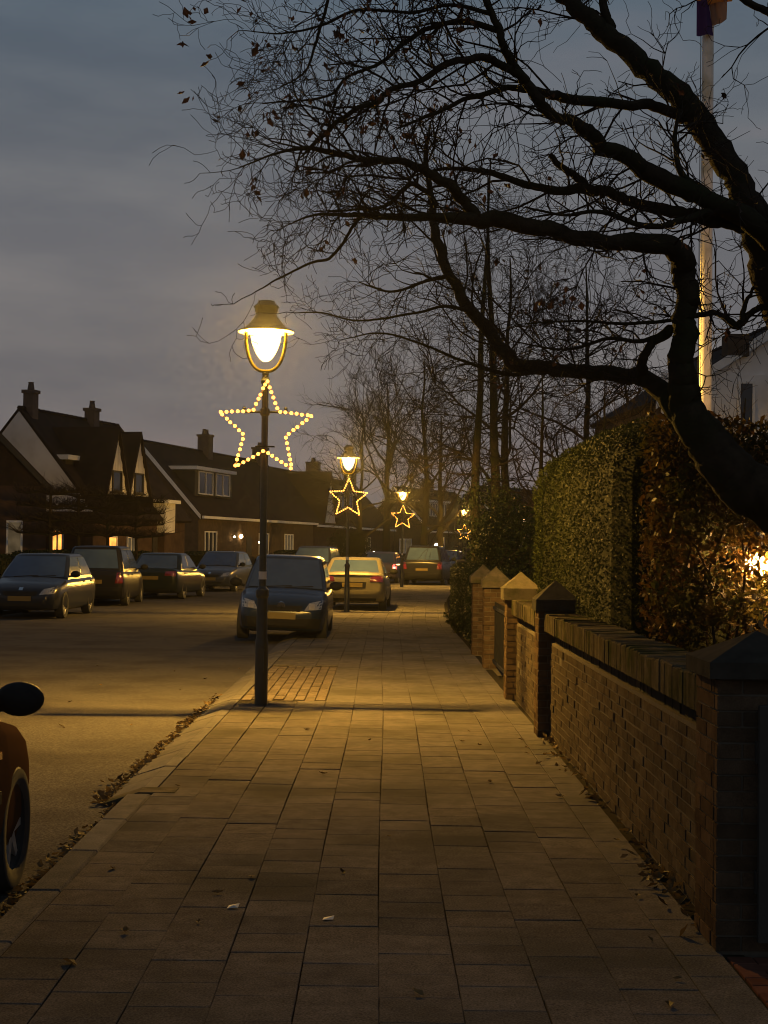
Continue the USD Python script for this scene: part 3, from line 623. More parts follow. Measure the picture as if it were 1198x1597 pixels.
LIMBS = [
 [(1073, 475, 9, 35), (1070, 420, 9.0, 35), (1052, 388, 8.9, 34), (1000, 378, 8.8, 29), (940, 377, 8.7, 25), (880, 361, 8.6, 24), (800, 347, 8.5, 26), (740, 342, 8.4, 22), (680, 338, 8.3, 14), (600, 337, 8.2, 10), (540, 335, 8.1, 7), (489, 336, 8, 4), (450, 350, 8, 2)],
 [(1110, 690, 9, 50), (1060, 638, 9.1, 38), (1005, 592, 9.3, 28), (945, 583, 9.5, 24), (865, 575, 9.8, 22), (800, 560, 10, 24), (762, 520, 10.1, 21), (712, 450, 10.2, 17), (688, 395, 10.3, 16), (676, 345, 10.4, 13), (671, 300, 10.5, 10), (664, 240, 10.6, 7), (672, 190, 10.6, 3)],
 [(1000, 592, 9.3, 18), (1004, 560, 9.2, 15), (1018, 535, 9.2, 14), (1044, 517, 9.2, 17), (1052, 512, 9.2, 9)],
 [(1300, 640, 9.4, 70), (1260, 560, 9.6, 62), (1215, 470, 9.6, 54), (1190, 400, 9.6, 48), (1172, 330, 9.6, 46), (1148, 277, 9.6, 44), (1110, 215, 9.6, 42), (1070, 165, 9.6, 40), (1016, 110, 9.6, 36), (950, 58, 9.7, 32), (915, 25, 9.7, 28), (880, -10, 9.8, 26), (830, -70, 9.8, 20)],
 [(953, 55, 9.7, 16), (944, 20, 9.7, 14), (936, -30, 9.7, 11), (920, -80, 9.7, 8)],
 [(1200, 372, 9.3, 36), (1160, 335, 9.2, 34), (1089, 305, 9.1, 30), (1023, 274, 9.0, 30), (979, 248, 8.9, 27), (935, 222, 8.8, 24), (906, 195, 8.7, 20), (865, 182, 8.7, 17), (840, 155, 8.6, 18), (822, 128, 8.6, 16), (800, 104, 8.6, 15), (784, 66, 8.5, 12), (768, 22, 8.5, 11), (745, -30, 8.5, 8)],
 [(826, 132, 8.6, 14), (790, 108, 8.5, 13), (760, 92, 8.4, 13), (706, 96, 8.3, 11), (650, 128, 8.2, 9), (606, 141, 8.1, 9), (592, 158, 8.1, 9), (559, 169, 8, 8), (526, 191, 8, 8), (496, 220, 8, 7), (470, 245, 8, 3)],
 [(1062, 182, 9.6, 18), (1016, 163, 9.4, 17), (950, 162, 9.2, 16), (888, 153, 9.0, 15), (844, 143, 8.8, 13), (800, 135, 8.7, 10), (740, 150, 8.6, 8), (680, 175, 8.5, 6), (620, 200, 8.4, 3)],
 [(1195, 362, 9.4, 26), (1140, 346, 9.3, 24), (1071, 336, 9.2, 21), (998, 318, 9.1, 17), (950, 300, 9, 16), (917, 293, 9, 16), (859, 296, 8.9, 13), (815, 285, 8.8, 12), (760, 268, 8.8, 9), (700, 262, 8.8, 6), (640, 275, 8.7, 3)],
 [(744, 340, 8.4, 18), (724, 315, 8.4, 17), (706, 294, 8.3, 17), (672, 272, 8.3, 15), (632, 253, 8.2, 12), (577, 250, 8.1, 10), (522, 239, 8.1, 9), (478, 231, 8, 7), (430, 240, 8, 4), (372, 262, 8, 2)],
 [(915, 292, 9, 14), (885, 268, 9, 11), (856, 242, 9, 9)],
 [(776, 46, 8.5, 11), (717, 35, 8.5, 9), (669, 44, 8.4, 8), (625, 71, 8.4, 7), (592, 99, 8.3, 6), (540, 121, 8.2, 5), (511, 150, 8.2, 4), (412, 161, 8.1, 2)],
 [(680, 322, 8.3, 9), (669, 301, 8.3, 8), (639, 288, 8.2, 7), (603, 319, 8.2, 6), (559, 327, 8.1, 4), (490, 330, 8.1, 2)],
 [(562, 338, 8.2, 6), (545, 362, 8.2, 5), (518, 400, 8.1, 5), (481, 411, 8.1, 4), (430, 437, 8, 3), (393, 459, 8, 1.5)],
 [(735, 486, 10.1, 7), (690, 478, 10, 5), (650, 488, 10, 4), (560, 500, 9.9, 3), (504, 488, 9.9, 2.5), (459, 488, 9.9, 1.5)],
 [(768, 22, 8.5, 8), (700, 8, 8.4, 6), (640, 20, 8.3, 5), (560, 15, 8.2, 5), (500, 40, 8.2, 4), (440, 52, 8.1, 3), (385, 48, 8.1, 1.5)],
 [(750, -60, 8.4, 8), (640, -70, 8.3, 7), (530, -50, 8.2, 6), (510, 5, 8.2, 5), (499, 45, 8.2, 5), (488, 82, 8.2, 4), (474, 114, 8.2, 3), (430, 140, 8.2, 1.5)],
 [(1260, 500, 9.6, 22), (1195, 478, 9.6, 11), (1165, 495, 9.6, 11), (1150, 508, 9.6, 13), (1120, 490, 9.5, 9), (1090, 491, 9.3, 8), (1040, 500, 9.2, 6), (980, 505, 9.1, 5), (900, 500, 9, 4), (820, 505, 8.9, 2)],
 [(1155, 505, 9.6, 10), (1165, 470, 9.6, 7), (1176, 446, 9.6, 4), (1190, 410, 9.6, 3)],
 [(1250, 60, 9.2, 16), (1200, 20, 9.2, 13), (1165, 2, 9.2, 11), (1120, -30, 9.2, 9)],
 [(1044, 517, 9.2, 9), (1000, 532, 9.2, 7), (950, 528, 9.2, 6), (880, 545, 9.2, 4), (800, 532, 9.2, 2)],
 [(1096, 305, 9.1, 14), (1060, 260, 9.1, 10), (1052, 210, 9.2, 7), (1060, 170, 9.2, 4)],
 [(1135, 320, 9.2, 14), (1060, 345, 9.0, 11), (1000, 352, 8.9, 9), (940, 330, 8.8, 7), (880, 335, 8.7, 5), (820, 322, 8.6, 3)],
 [(860, 575, 9.8, 9), (800, 585, 9.9, 6), (740, 570, 10, 5), (680, 545, 10, 4), (600, 520, 10, 3), (540, 528, 10, 1.5)],
 [(700, 430, 10.2, 8), (660, 440, 10.2, 5), (610, 455, 10.1, 4), (560, 440, 10.1, 2)],
]
rng = np.random.default_rng(71)
tree = thing('bare_tree', 'large leaning bare tree with dark spreading limbs over the pavement', 'tree', (0, 0, 0))
c0 = limb_pts(TRUNK, 8, rng=rng)
def bark_tube(c, sides):
    m = MB().tube(c[:, :3], c[:, 3], sides); v = m.v[0]; k = len(c)
    rr = np.repeat(c[:, 3], sides)[:, None]; ctr = np.repeat(c[:, :3], sides, 0)
    n = meshkit.fbm(v * [7, 7, 4], 3, 3)[:, None] - 0.5 + 0.5 * (meshkit.noise(v * 26, 6)[:, None] - .5)
    m.v[0] = ctr + (v - ctr) * (1 + 0.26 * n * (rr > 0.012)); return m
obj('trunk', bark_tube(c0, 28), M_BARK, tree, smooth=True)
curves = []
for tr in LIMBS:
    c = limb_pts(tr, 6, rng=rng); curves.append(c)
    obj('limb', bark_tube(c, 14 if c[0, 3] > .03 else 8), M_BARK, tree, smooth=True)
tw, tips = MB(), []
def grow(p, d, L, r, level, rng, tw=tw, tips=tips, droop=0.0):
    n = 4 + (level < 2) * 2; pts = [p]; dd = d.copy()
    for k in range(n):
        dd = dd + rng.normal(0, 0.20 if level < 2 else 0.34, 3) + [0, 0, 0.03 - droop]; dd /= np.linalg.norm(dd); pts.append(pts[-1] + dd * L / n)
    pts = np.array(pts); rr = np.linspace(r, max(r * 0.4, 0.0017), n + 1)
    tw.tube(pts, rr, 4 if r > .005 else 3, False)
    if level >= 3 or L < 0.12: tips.append((pts[-1], level)); return
    for k in range(rng.integers(3, 6) if level < 2 else rng.integers(2, 4)):
        i = rng.integers(1, n + 1); ax = rng.normal(0, 1, 3); ax -= dd * (ax @ dd); ax /= np.linalg.norm(ax)
        t = (pts[i] - pts[i - 1]); t /= np.linalg.norm(t)
        nd = t * 0.75 + ax * rng.uniform(0.5, 1.0); nd /= np.linalg.norm(nd)
        grow(pts[i], nd, L * rng.uniform(0.45, 0.75), max(r * 0.55, 0.0014), level + 1, rng, tw, tips, droop)
for ci, c in enumerate(curves):
    seg = np.linalg.norm(np.diff(c[:, :3], axis=0), axis=1); s = np.concatenate([[0], np.cumsum(seg)]); a = 0.1 if ci not in (2, 10) else 0.5; sparse = 3.0 if ci in (13, 14) else 1.0
    while a < s[-1]:
        i = min(np.searchsorted(s, a), len(c) - 2); t = c[i + 1, :3] - c[i, :3]; t /= np.linalg.norm(t) + 1e-9
        ax = rng.normal(0, 1, 3); ax -= t * (ax @ t); ax /= np.linalg.norm(ax); d = t * 0.7 + ax * 0.8 + [-.04, 0, 0.05]; d /= np.linalg.norm(d)
        thin = c[i, 3] < 0.02
        big = c[i, 3] > .055
        L = rng.uniform(0.2, 0.46) if thin else rng.uniform(0.3, 0.8)
        if not big or rng.random() < .45:
            grow(c[i, :3], d, L, min(c[i, 3] * .5, 0.0075), 1, rng)
        a += sparse * rng.uniform(0.034, 0.07) if thin else rng.uniform(0.09, 0.2)
    grow(c[-1, :3], t, 0.22, 0.003, 2, rng)
obj('twigs', tw, M_TWIG, tree, kind='stuff')
tp = np.array([t[0] for t in tips]); rng = np.random.default_rng(73)
sel = tp[rng.choice(len(tp), min(len(tp), 420), replace=False)]
sel = sel[(sel[:, 2] > 3.45) | (sel[:, 0] > 0.6)]
sel = sel[(rng.random(len(sel)) < np.clip(0.9 - (sel[:, 0] + 0.8) * 0.28, 0.25, 1))]
pts = np.repeat(sel, 3, 0) + rng.normal(0, 0.022, (3 * len(sel), 3)) - [0, 0, 0.02]
obj('dead_leaves', leaves(pts, 0.042, rng, 1.2), M_DEADLEAF, tree, kind='stuff')

# ------------------------------------------------------------------ flag pole and flag
f0 = at(1100, 640, 14.5)
fp = thing('flag_pole', 'tall white flag pole behind the tree, lit warm from below', 'flag pole', (f0[0], f0[1], 0))
obj('pole', MB().lathe([(0.0, -.1), (0.066, -.1), (0.066, 0.2), (0.062, 1.0), (0.052, 8.2), (0.0, 8.22)], 24), M_FLAGW, fp, smooth=True)
obj('finial', ico(0.075, (0, 0, 8.28), 2, (1, 1, 1)), M_FLAGW, fp, smooth=True)
fld = thing('floodlight', 'small floodlight on the ground aimed up the flag pole', 'floodlight', (f0[0] + .05, 12.6, 0))
dv = np.array([-.05, 1.9, 3.4]); dv /= np.linalg.norm(dv); b0 = np.array([0, 0, .12])
def aimed(mb):
    z = dv; x = np.cross([0, 1.0, 0], z); x /= np.linalg.norm(x); y = np.cross(z, x)
    mb.v = [v[:, :1] * x + v[:, 1:2] * y + v[:, 2:3] * z + b0 for v in mb.v]; return mb
obj('housing', aimed(MB().lathe([(0, -.02), (.11, -.02), (.115, .42), (.105, .42), (.10, 0.0), (0, -.001)], 20)), M_BLACKP, fld, smooth=30)
obj('lens', aimed(MB().lathe([(0, .012), (.075, .012)], 20)), E_FLOOD, fld)
obj('foot', MB().box((-.12, -.12, -.12), (.12, .12, .1)), M_BLACKP, fld)
obj('halyard', MB().tube([(-0.075, -.02, 1.2), (-0.07, -.02, 8.1)], 0.004, 4), M_BLACKP, fp)
def cloth(fn, nu, nv):
    u, v = np.meshgrid(np.linspace(0, 1, nu), np.linspace(0, 1, nv), indexing='ij'); p = fn(u, v).reshape(-1, 3)
    i, j = np.meshgrid(np.arange(nu - 1), np.arange(nv - 1), indexing='ij')
    return MB().add(p, np.stack([i * nv + j, (i + 1) * nv + j, (i + 1) * nv + j + 1, i * nv + j + 1], -1).reshape(-1, 4))
zt = at(1100, 0, 14.5)[2]
fl = thing('flag', 'limp flag in purple and orange hanging at the top of the flag pole', 'flag', (f0[0], f0[1] - .07, zt))
obj('orange_panel', cloth(lambda u, v: np.stack([-0.13 + 0.34 * u, -0.02 + 0.03 * np.sin(u * 9 + v), -0.055 - 0.02 * np.sin(u * 5) + v * 0.75], -1), 24, 10), M_FLAGO, fl, smooth=True)
obj('purple_panel', cloth(lambda u, v: np.stack([-0.13 + (0.115 + 0.05 * (1 - v)) * u, -0.03 + 0.025 * np.sin(u * 8), -0.375 + v * 0.335 + .01 * u], -1), 12, 10), M_FLAGP, fl, smooth=True)
obj('faded_panel', cloth(lambda u, v: np.stack([-0.03 + 0.19 * u, 0.015 + 0.03 * np.sin(u * 10 + v * 2), -0.27 + 0.11 * np.abs(u - .4) + v * 0.23], -1), 16, 8), M_FLAGB, fl, smooth=True)

# ------------------------------------------------------------------ trees further off
def bare_tree(name, label, loc, H, spread, seed, trunk_r=0.2, fork=0.25, upright=0.5, n1=9, lv=3, group=None, tip_r=0.004, droop=0.0, fine=1.0):
    rng = np.random.default_rng(seed); t = thing(name, label, 'tree', loc, group=group)
    k = 9; p = np.stack([np.cumsum(rng.normal(0, .05 * H / 10, k)), np.cumsum(rng.normal(0, .05 * H / 10, k)), np.linspace(-.2, H * .92, k)], 1); p[:, :2] -= p[0, :2]
    c = spline(np.hstack([p, np.linspace(trunk_r, trunk_r * .12, k)[:, None]]), 4)
    obj('trunk', MB().tube(c[:, :3], c[:, 3], 10), M_BARK, t, smooth=True)
    m = MB()
    def go(p, d, L, r, level):
        n = 5; pts = [p]; dd = d.copy()
        for q in range(n):
            dd = dd + rng.normal(0, .16, 3) + [0, 0, 0.07 * upright - droop * (q / n)]; dd /= np.linalg.norm(dd); pts.append(pts[-1] + dd * L / n)
        pts = np.array(pts); m.tube(pts, np.linspace(r, max(r * .3, tip_r * .6), n + 1), 5 if r > .03 else 3, False)
        if level >= lv: return
        for q in range(int(rng.integers(4, 7) * fine)):
            i = rng.integers(1, n + 1); tt = pts[i] - pts[i - 1]; tt /= np.linalg.norm(tt); ax = rng.normal(0, 1, 3); ax -= tt * (ax @ tt); ax /= np.linalg.norm(ax)
            nd = tt * .8 + ax * rng.uniform(.45, .95); nd /= np.linalg.norm(nd)
            go(pts[i], nd, L * rng.uniform(.42, .68), max(r * .5, tip_r), level + 1)
    for q in range(n1):
        s = fork + (1 - fork) * (q / n1) ** 0.9; i = int(s * (len(c) - 1)); a = q * 2.4 + rng.normal(0, .4)
        d = np.array([math.cos(a), math.sin(a), upright * 1.2 + .15]); d /= np.linalg.norm(d)
        go(c[i, :3], d, spread * (1.15 - .75 * s) * rng.uniform(.8, 1.15), min(c[i, 3] * .5, .05 if n1 > 20 else .2) * (.5 if n1 > 20 else 1.1), 1)
    obj('crown', m, M_TWIG, t, kind='stuff')
    return t
def bush(name, label, loc, rx, ry, rz_, n, size, seed, mleaf, group=None, lobes=7, cat='tree', trunk=True):
    rng = np.random.default_rng(seed); t = thing(name, label, cat, loc, group=group); P, N = [], []
    ce = [(0, 0, rz_ * .95, 1.0)] + [(rng.uniform(-.55, .55) * rx, rng.uniform(-.55, .55) * ry, rz_ * rng.uniform(.35, 1.6), rng.uniform(.35, .62)) for _ in range(lobes)]
    for x, y, z, s in ce:
        k = int(n / len(ce)); d = rng.normal(0, 1, (k, 3)); d /= np.linalg.norm(d, axis=1, keepdims=True)
        r = 1 - 0.45 * rng.uniform(0, 1, k) ** 2 + (meshkit.fbm(d * 2.3 + [x, y, z], 3, 8) - .5) * .7
        P.append(np.array([x, y, z]) + d * r[:, None] * np.array([rx, ry, rz_]) * s); N.append(d)
    P, N = np.vstack(P), np.vstack(N); ok = P[:, 2] > 0.02
    v, f = leaf_cloud(P[ok], N[ok], size, rng); obj('crown' if cat == 'tree' else 'foliage', MB().add(v, f), mleaf, t, kind='stuff')
    if trunk: obj('trunk', MB().tube([(0, 0, -.1), (0.03, 0, rz_ * .6), (0, 0.02, rz_ * 1.2)], [rx * .09, rx * .07, rx * .03], 8), M_BARK, t)
    return t
x = at(742, 700, 44); bare_tree('larch_tree', 'slim straight bare tree behind the low dark hedge, left of a pair', (x[0], 44, 0), 13.5, 3.0, 81, .17, .2, 0.1, 34, 3, 'pair of slim straight bare trees', .006, .12)
x = at(766, 700, 46); bare_tree('larch_tree', 'slim straight bare tree behind the low dark hedge, right of a pair', (x[0], 46, 0), 14.5, 3.1, 82, .19, .2, 0.1, 34, 3, 'pair of slim straight bare trees', .006, .12)
x = at(604, 800, 118); bare_tree('bare_tree', 'broad bare tree rising above the roofs at the end of the street', (x[0], 118, 0), 15.5, 6.8, 83, .34, .32, .75, 12, 4, None, .011)
x = at(690, 800, 100); bare_tree('bare_tree', 'rounded bare tree behind the third street lamp', (x[0], 100, 0), 11.5, 5.2, 84, .26, .25, .6, 10, 4, None, .009)
x = at(850, 700, 30); bare_tree('bare_tree', 'twiggy bare garden tree behind the tall hedge, nearest the lamp side', (x[0], 30, 0), 5.6, 2.3, 85, .09, .2, .6, 11, 3, 'bare trees behind the tall hedge', .005)
x = at(940, 700, 27); bare_tree('bare_tree', 'twiggy bare garden tree behind the middle of the tall hedge', (x[0], 27, 0), 5.0, 2.1, 86, .09, .2, .6, 11, 3, 'bare trees behind the tall hedge', .005)
x = at(1010, 700, 24); bare_tree('bare_tree', 'twiggy bare garden tree behind the big tree trunk', (x[0], 24, 0), 4.5, 1.9, 87, .08, .2, .6, 11, 3, 'bare trees behind the tall hedge', .005)
x = at(1160, 640, 26); bare_tree('bare_tree', 'reddish twiggy tree in front of the white house on the right', (x[0], 26, 0), 4.6, 1.8, 88, .08, .2, .6, 11, 3, None, .005)
for px, Y, H, sp, sd, lb in [(800, 52, 12.5, 4.2, 181, 'dense bare tree right of the two slim trees'), (905, 58, 13.5, 4.6, 182, 'dense bare tree behind the big tree trunk'), (660, 74, 12.0, 4.4, 183, 'dense bare tree behind the third star'), (560, 96, 10.5, 4.2, 184, 'low bare tree behind the second star')]:
    x = at(px, 800, Y); bare_tree('bare_tree', lb, (x[0], Y, 0), H, sp, sd, .2, .22, .55, 13, 4, None, .0075, 0, 1.0)
x = at(800, 850, 31); bush('evergreen_shrub', 'broad dark evergreen shrub between low hedge and tall hedge', (x[0], 31, 0), 1.0, 1.2, 1.25, 9000, .035, 91, M_EVERG, cat='shrub')
x = at(772, 850, 40); bush('evergreen_shrub', 'taller dark evergreen behind the low hedge below the slim trees', (x[0], 40, 0), 1.1, 1.2, 1.75, 9000, .04, 92, M_EVERG, cat='shrub')
x = at(845, 850, 24); bush('evergreen_shrub', 'dark evergreen against the rounded end of the tall hedge', (x[0] + .3, 24, 0), 1.0, 1.0, 1.2, 7000, .03, 93, M_EVERG, cat='shrub')
for px, Y, rx, rz_, sd, lb in [(245, 118, 2.6, 4.4, 94, 'dark leafy tree behind the roofs, left of the pair'), (292, 122, 3.0, 4.6, 95, 'dark leafy tree behind the roofs, right of the pair with a rounded top')]:
    x = at(px, 800, Y); bush('leafy_tree', lb, (x[0], Y, 0), rx, 2.4, rz_, 7000, .12, sd, M_EVERG, 'dark trees behind the roofs')
# ------------------------------------------------------------------ cars
def ray_mesh(o, d, v, f):
    """nearest hit of each ray with the triangles (one direction for all)"""
    a, b, c = v[f[:, 0]], v[f[:, 1]], v[f[:, 2]]; e1, e2 = b - a, c - a
    h = np.cross(d, e2); det = (e1 * h).sum(1); ok = np.abs(det) > 1e-12; inv = np.where(ok, 1 / np.where(ok, det, 1), 0)
    s = o[:, None] - a[None]; u = (s * h).sum(-1) * inv; q = np.cross(s, e1[None]); w = (q @ d) * inv; t = (q * e2).sum(-1) * inv
    hit = ok & (u >= -1e-6) & (w >= -1e-6) & (u + w <= 1 + 1e-6) & (t > 1e-6)
    t = np.where(hit, t, 1e9); return t.min(1)

SPEC = {
 'small_hatch': dict(L=3.8, W=1.62, H=1.52, belt=0.93, hood=0.90, wb=2.46, fo=0.70, wr=0.295, ws0=1.03, ws1=0.28, rt=-1.35, rb=-1.80, nose=0.72, tail=0.95),
 'mpv':         dict(L=4.3, W=1.76, H=1.66, belt=0.98, hood=0.97, wb=2.65, fo=0.82, wr=0.315, ws0=1.22, ws1=0.30, rt=-1.70, rb=-2.02, nose=0.76, tail=1.0),
 'hatch':       dict(L=4.1, W=1.72, H=1.48, belt=0.93, hood=0.90, wb=2.58, fo=0.80, wr=0.31, ws0=1.02, ws1=0.20, rt=-1.35, rb=-1.88, nose=0.70, tail=0.95),
 'sedan':       dict(L=4.5, W=1.76, H=1.45, belt=0.93, hood=0.90, wb=2.65, fo=0.86, wr=0.315, ws0=0.95, ws1=0.10, rt=-1.05, rb=-1.62, nose=0.70, tail=0.98),
 'coupe':       dict(L=4.0, W=1.72, H=1.36, belt=0.90, hood=0.85, wb=2.50, fo=0.80, wr=0.305, ws0=0.78, ws1=0.0, rt=-0.75, rb=-1.45, nose=0.66, tail=0.98),
 'suv':         dict(L=4.5, W=1.84, H=1.70, belt=1.03, hood=1.02, wb=2.65, fo=0.86, wr=0.345, ws0=1.15, ws1=0.30, rt=-1.75, rb=-2.08, nose=0.82, tail=1.05),
}
def make_car(label, kind, paint, loc, rz, group=None, ry=0.0, lit_tail=False, badge=False, detail=False, plate=True):
    S = SPEC[kind]; L, Wd, hw = S['L'], S['W'], S['W'] / 2; F, R = L / 2, -L / 2
    t = thing('parked_car' if not lit_tail else 'moving_car', label, 'car', loc, rz, group, ry=ry)
    yf, yr = F - S['fo'], F - S['fo'] - S['wb']                     # axles
    # lower body: rings of 22 points at stations from tail to nose
    st = [(R, .80, .40, S['tail'] - .16), (R + .04, .90, .30, S['tail'] - .05), (R + .16, .965, .22, S['tail']), (R + .5, .99, .19, S['belt'] + .02), (yr, 1, .18, S['belt'] + .01), ((yr + yf) / 2 - .4, 1, .17, S['belt']), ((yr + yf) / 2 + .4, 1, .17, S['belt'] - .01),
          (S['ws0'] - .05, .995, .17, S['belt'] - .015), (S['ws0'] + .1, .99, .17, S['hood'] - .005), (yf + .1, .975, .18, S['hood'] - .05), (F - .42, .945, .19, S['nose'] + .10), (F - .2, .89, .20, S['nose'] + .02), (F - .07, .80, .22, S['nose'] - .06), (F, .66, .30, S['nose'] - .17)]
    prof = [(0, 0), (.62, 0), (.90, .015), (.965, .09), (.99, .26), (1.0, .50), (.995, .68), (.975, .84), (.92, .945), (.80, .992), (.45, 1.02), (0, 1.03)]
    rings = []
    for y, k, z0, z1 in st:
        ring = [(hw * k * a, z0 + (z1 - z0) * b) for a, b in prof]; ring = ring + [(-a, b) for a, b in ring[-2:0:-1]]
        rings.append(np.array([[a, y, b] for a, b in ring]))
    rings = np.array(rings); rings = spline(rings.reshape(len(rings), -1), 3).reshape(-1, *rings.shape[1:]); n, k = rings.shape[:2]
    v = rings.reshape(-1, 3); fc = []
    for i in range(n - 1):
        for j in range(k):
            a, b, c, d = i * k + j, i * k + (j + 1) % k, (i + 1) * k + (j + 1) % k, (i + 1) * k + j; fc += [[a, b, c], [a, c, d]]
    ca, cb = v[:k].mean(0), v[-k:].mean(0); v = np.vstack([v, ca, cb]); na = len(v) - 2
    for j in range(k):
        fc += [[na, (j + 1) % k, j], [na + 1, (n - 1) * k + j, (n - 1) * k + (j + 1) % k]]
    fc = np.array(fc); bm = trimesh.Trimesh(v, fc, process=False)
    if bm.volume < 0: fc = fc[:, ::-1]
    bv, bf = v.copy(), fc.copy()
    man = m3.Manifold(m3.Mesh(np.asarray(v, np.float32), np.asarray(fc, np.uint32)))
    for ya in (yf, yr):
        for s in (-1, 1):
            cyl = m3.Manifold.cylinder(.34, S['wr'] + .055, S['wr'] + .055, 40).rotate([0, 90, 0]).translate([s * (hw - .27) - (.17), ya, S['wr'] + .005])
            man = man - cyl
    b = man.to_mesh(); body = trimesh.Trimesh(b.vert_properties[:, :3], b.tri_verts, process=False)
    bo = obj('body', body, paint, t, smooth=38)
    # greenhouse
    ts = np.array([0, .3, .6, .85, .96]); zb, zr = S['belt'] - .05, S['H'] - .035
    fz = lambda q: zb + (zr - zb) * q
    Yf = lambda q: S['ws0'] + (S['ws1'] - S['ws0']) * q ** 1.08; Yr = lambda q: S['rb'] + (S['rt'] - S['rb']) * q ** 1.25
    HW = lambda q: hw * (.925 - .185 * q ** 1.25)
    bow = .09
    def gring(q, ins=0.0, z=None):
        y0, y1, w = Yr(q) + ins, Yf(q) - ins, HW(q) - ins; r = .13; P = []
        for cx, cy, a0 in ((w - r, y1 - r, 0), (-w + r, y1 - r, 90), (-w + r, y0 + r, 180), (w - r, y0 + r, 270)):
            for a in np.radians(a0 + np.array([0, 30, 60, 90])): P.append((cx + r * math.cos(a), cy + r * math.sin(a)))
            if a0 == 0: P += [(x_, y1) for x_ in (w * .5, 0, -w * .5)]
            if a0 == 180: P += [(x_, y0) for x_ in (-w * .5, 0, w * .5)]
        P = np.array(P); e = (P[:, 0] / w) ** 2
        P[:, 1] -= bow * e * np.sign(P[:, 1] - (y0 + y1) / 2) * (np.minimum(np.abs(P[:, 1] - y1), np.abs(P[:, 1] - y0)) < .2)
        return np.column_stack([P, np.full(len(P), fz(q) if z is None else z)])
    G = [gring(q) for q in ts] + [gring(.96, .05, zr + .012), gring(.96, .16, zr + .026), gring(.96, .36, zr + .034)]
    k = len(G[0]); v = np.vstack(G + [[G[-1].mean(0)]]); fc = []
    for i in range(len(G) - 1):
        for j in range(k):
            a, b_, c, d = i * k + j, i * k + (j + 1) % k, (i + 1) * k + (j + 1) % k, (i + 1) * k + j; fc += [[a, b_, c], [a, c, d]]
    o = (len(G) - 1) * k; fc += [[o + j, o + (j + 1) % k, len(v) - 1] for j in range(k)]
    obj('cabin', (v, np.array(fc)), paint, t, smooth=38)
    def front_pane(q0, q1, fr, Y, sg, off=.007):
        u, w = np.meshgrid(np.linspace(-fr, fr, 11), np.linspace(q0, q1, 6), indexing='ij')
        X = u * HW(w); y = Y(w) - sg * bow * u ** 2 + sg * off; p = np.stack([X, y, fz(w) + .004], -1).reshape(-1, 3)
        i, j = np.meshgrid(np.arange(10), np.arange(5), indexing='ij')
        return MB().add(p, np.stack([i * 6 + j, (i + 1) * 6 + j, (i + 1) * 6 + j + 1, i * 6 + j + 1], -1).reshape(-1, 4))
    obj('windscreen', front_pane(.09, .93, .90, Yf, 1), M_CGLASS, t, smooth=True)
    obj('rear_window', front_pane(.16, .90, .84, Yr, -1), M_CGLASS, t, smooth=True)
    def side_pane(s, y0a, y0b, y1a, y1b, q0=.14, q1=.90):
        P = []
        for q, ya, yb in ((q0, y0a, y1a), ((q0 + q1) / 2, (y0a + y0b) / 2, (y1a + y1b) / 2), (q1, y0b, y1b)):
            P += [[s * (HW(q) + .007), ya, fz(q)], [s * (HW(q) + .007), yb, fz(q)]]
        return MB().add(P, [[0, 1, 3, 2], [2, 3, 5, 4]])
    ym = (Yf(.5) + Yr(.5)) / 2 - .05
    for s in (-1, 1):
        obj('side_window', side_pane(s, ym + .04, ym + .04, Yf(.14) - .20, Yf(.90) - .14), M_CGLASS, t)
        obj('side_window', side_pane(s, Yr(.14) + .24, Yr(.90) + .16, ym - .04, ym - .04), M_CGLASS, t)
        mo = MB(); mm = ico(1.0, sub=2, s=(.115, .065, .082)); mm.apply_translation((s * (hw + .10), Yf(.1) - .16, S['belt'] + .07)); mo.add(mm.vertices, mm.faces)
        mo.tube([(s * (hw - .06), Yf(.1) - .14, S['belt'] + .01), (s * (hw + .04), Yf(.1) - .15, S['belt'] + .04)], .022, 8)
        mi = obj('mirror', mo, M_BLACKP, t, smooth=True)
        for yy in (ym - .02, ym - .78) if detail or kind != 'coupe' else (ym + .02,):
            hx = hw * .985
            obj('door_handle', MB().box((s * hx - .012, yy - .08, S['belt'] - .13), (s * hx + .018, yy + .08, S['belt'] - .105)), M_BLACKP, t)
    # conformal panels on nose and tail
    def patch(P, sg, off=.008, nu=7, nv=4, thick=.03):
        """P: four (x, z) corners; laid on the body as seen along the car"""
        P = np.array(P, float); u, w = np.meshgrid(np.linspace(0, 1, nu), np.linspace(0, 1, nv), indexing='ij')
        q = (P[0] * (1 - u)[..., None] + P[1] * u[..., None]) * (1 - w)[..., None] + (P[3] * (1 - u)[..., None] + P[2] * u[..., None]) * w[..., None]
        o = np.stack([q[..., 0], np.full(u.shape, sg * 6.0), q[..., 1]], -1).reshape(-1, 3)
        tt = ray_mesh(o, np.array([0, -sg * 1.0, 0]), bv, bf); tt = np.where(tt > 1e8, np.median(tt[tt < 1e8]) + .1, tt)
        p = o.copy(); p[:, 1] = sg * (6.0 - tt + off); pb = p.copy(); pb[:, 1] -= sg * thick
        i, j = np.meshgrid(np.arange(nu - 1), np.arange(nv - 1), indexing='ij'); fq = np.stack([i * nv + j, (i + 1) * nv + j, (i + 1) * nv + j + 1, i * nv + j + 1], -1).reshape(-1, 4)
        edge = [(a * nv, (a + 1) * nv) for a in range(nu - 1)] + [((nu - 1) * nv + a, (nu - 1) * nv + a + 1) for a in range(nv - 1)] + [((a + 1) * nv + nv - 1, a * nv + nv - 1) for a in range(nu - 1)] + [(a + 1, a) for a in range(nv - 1)]
        N = len(p); return MB().add(np.vstack([p, pb]), np.vstack([fq, [[a, b_, b_ + N, a + N] for a, b_ in edge]]))
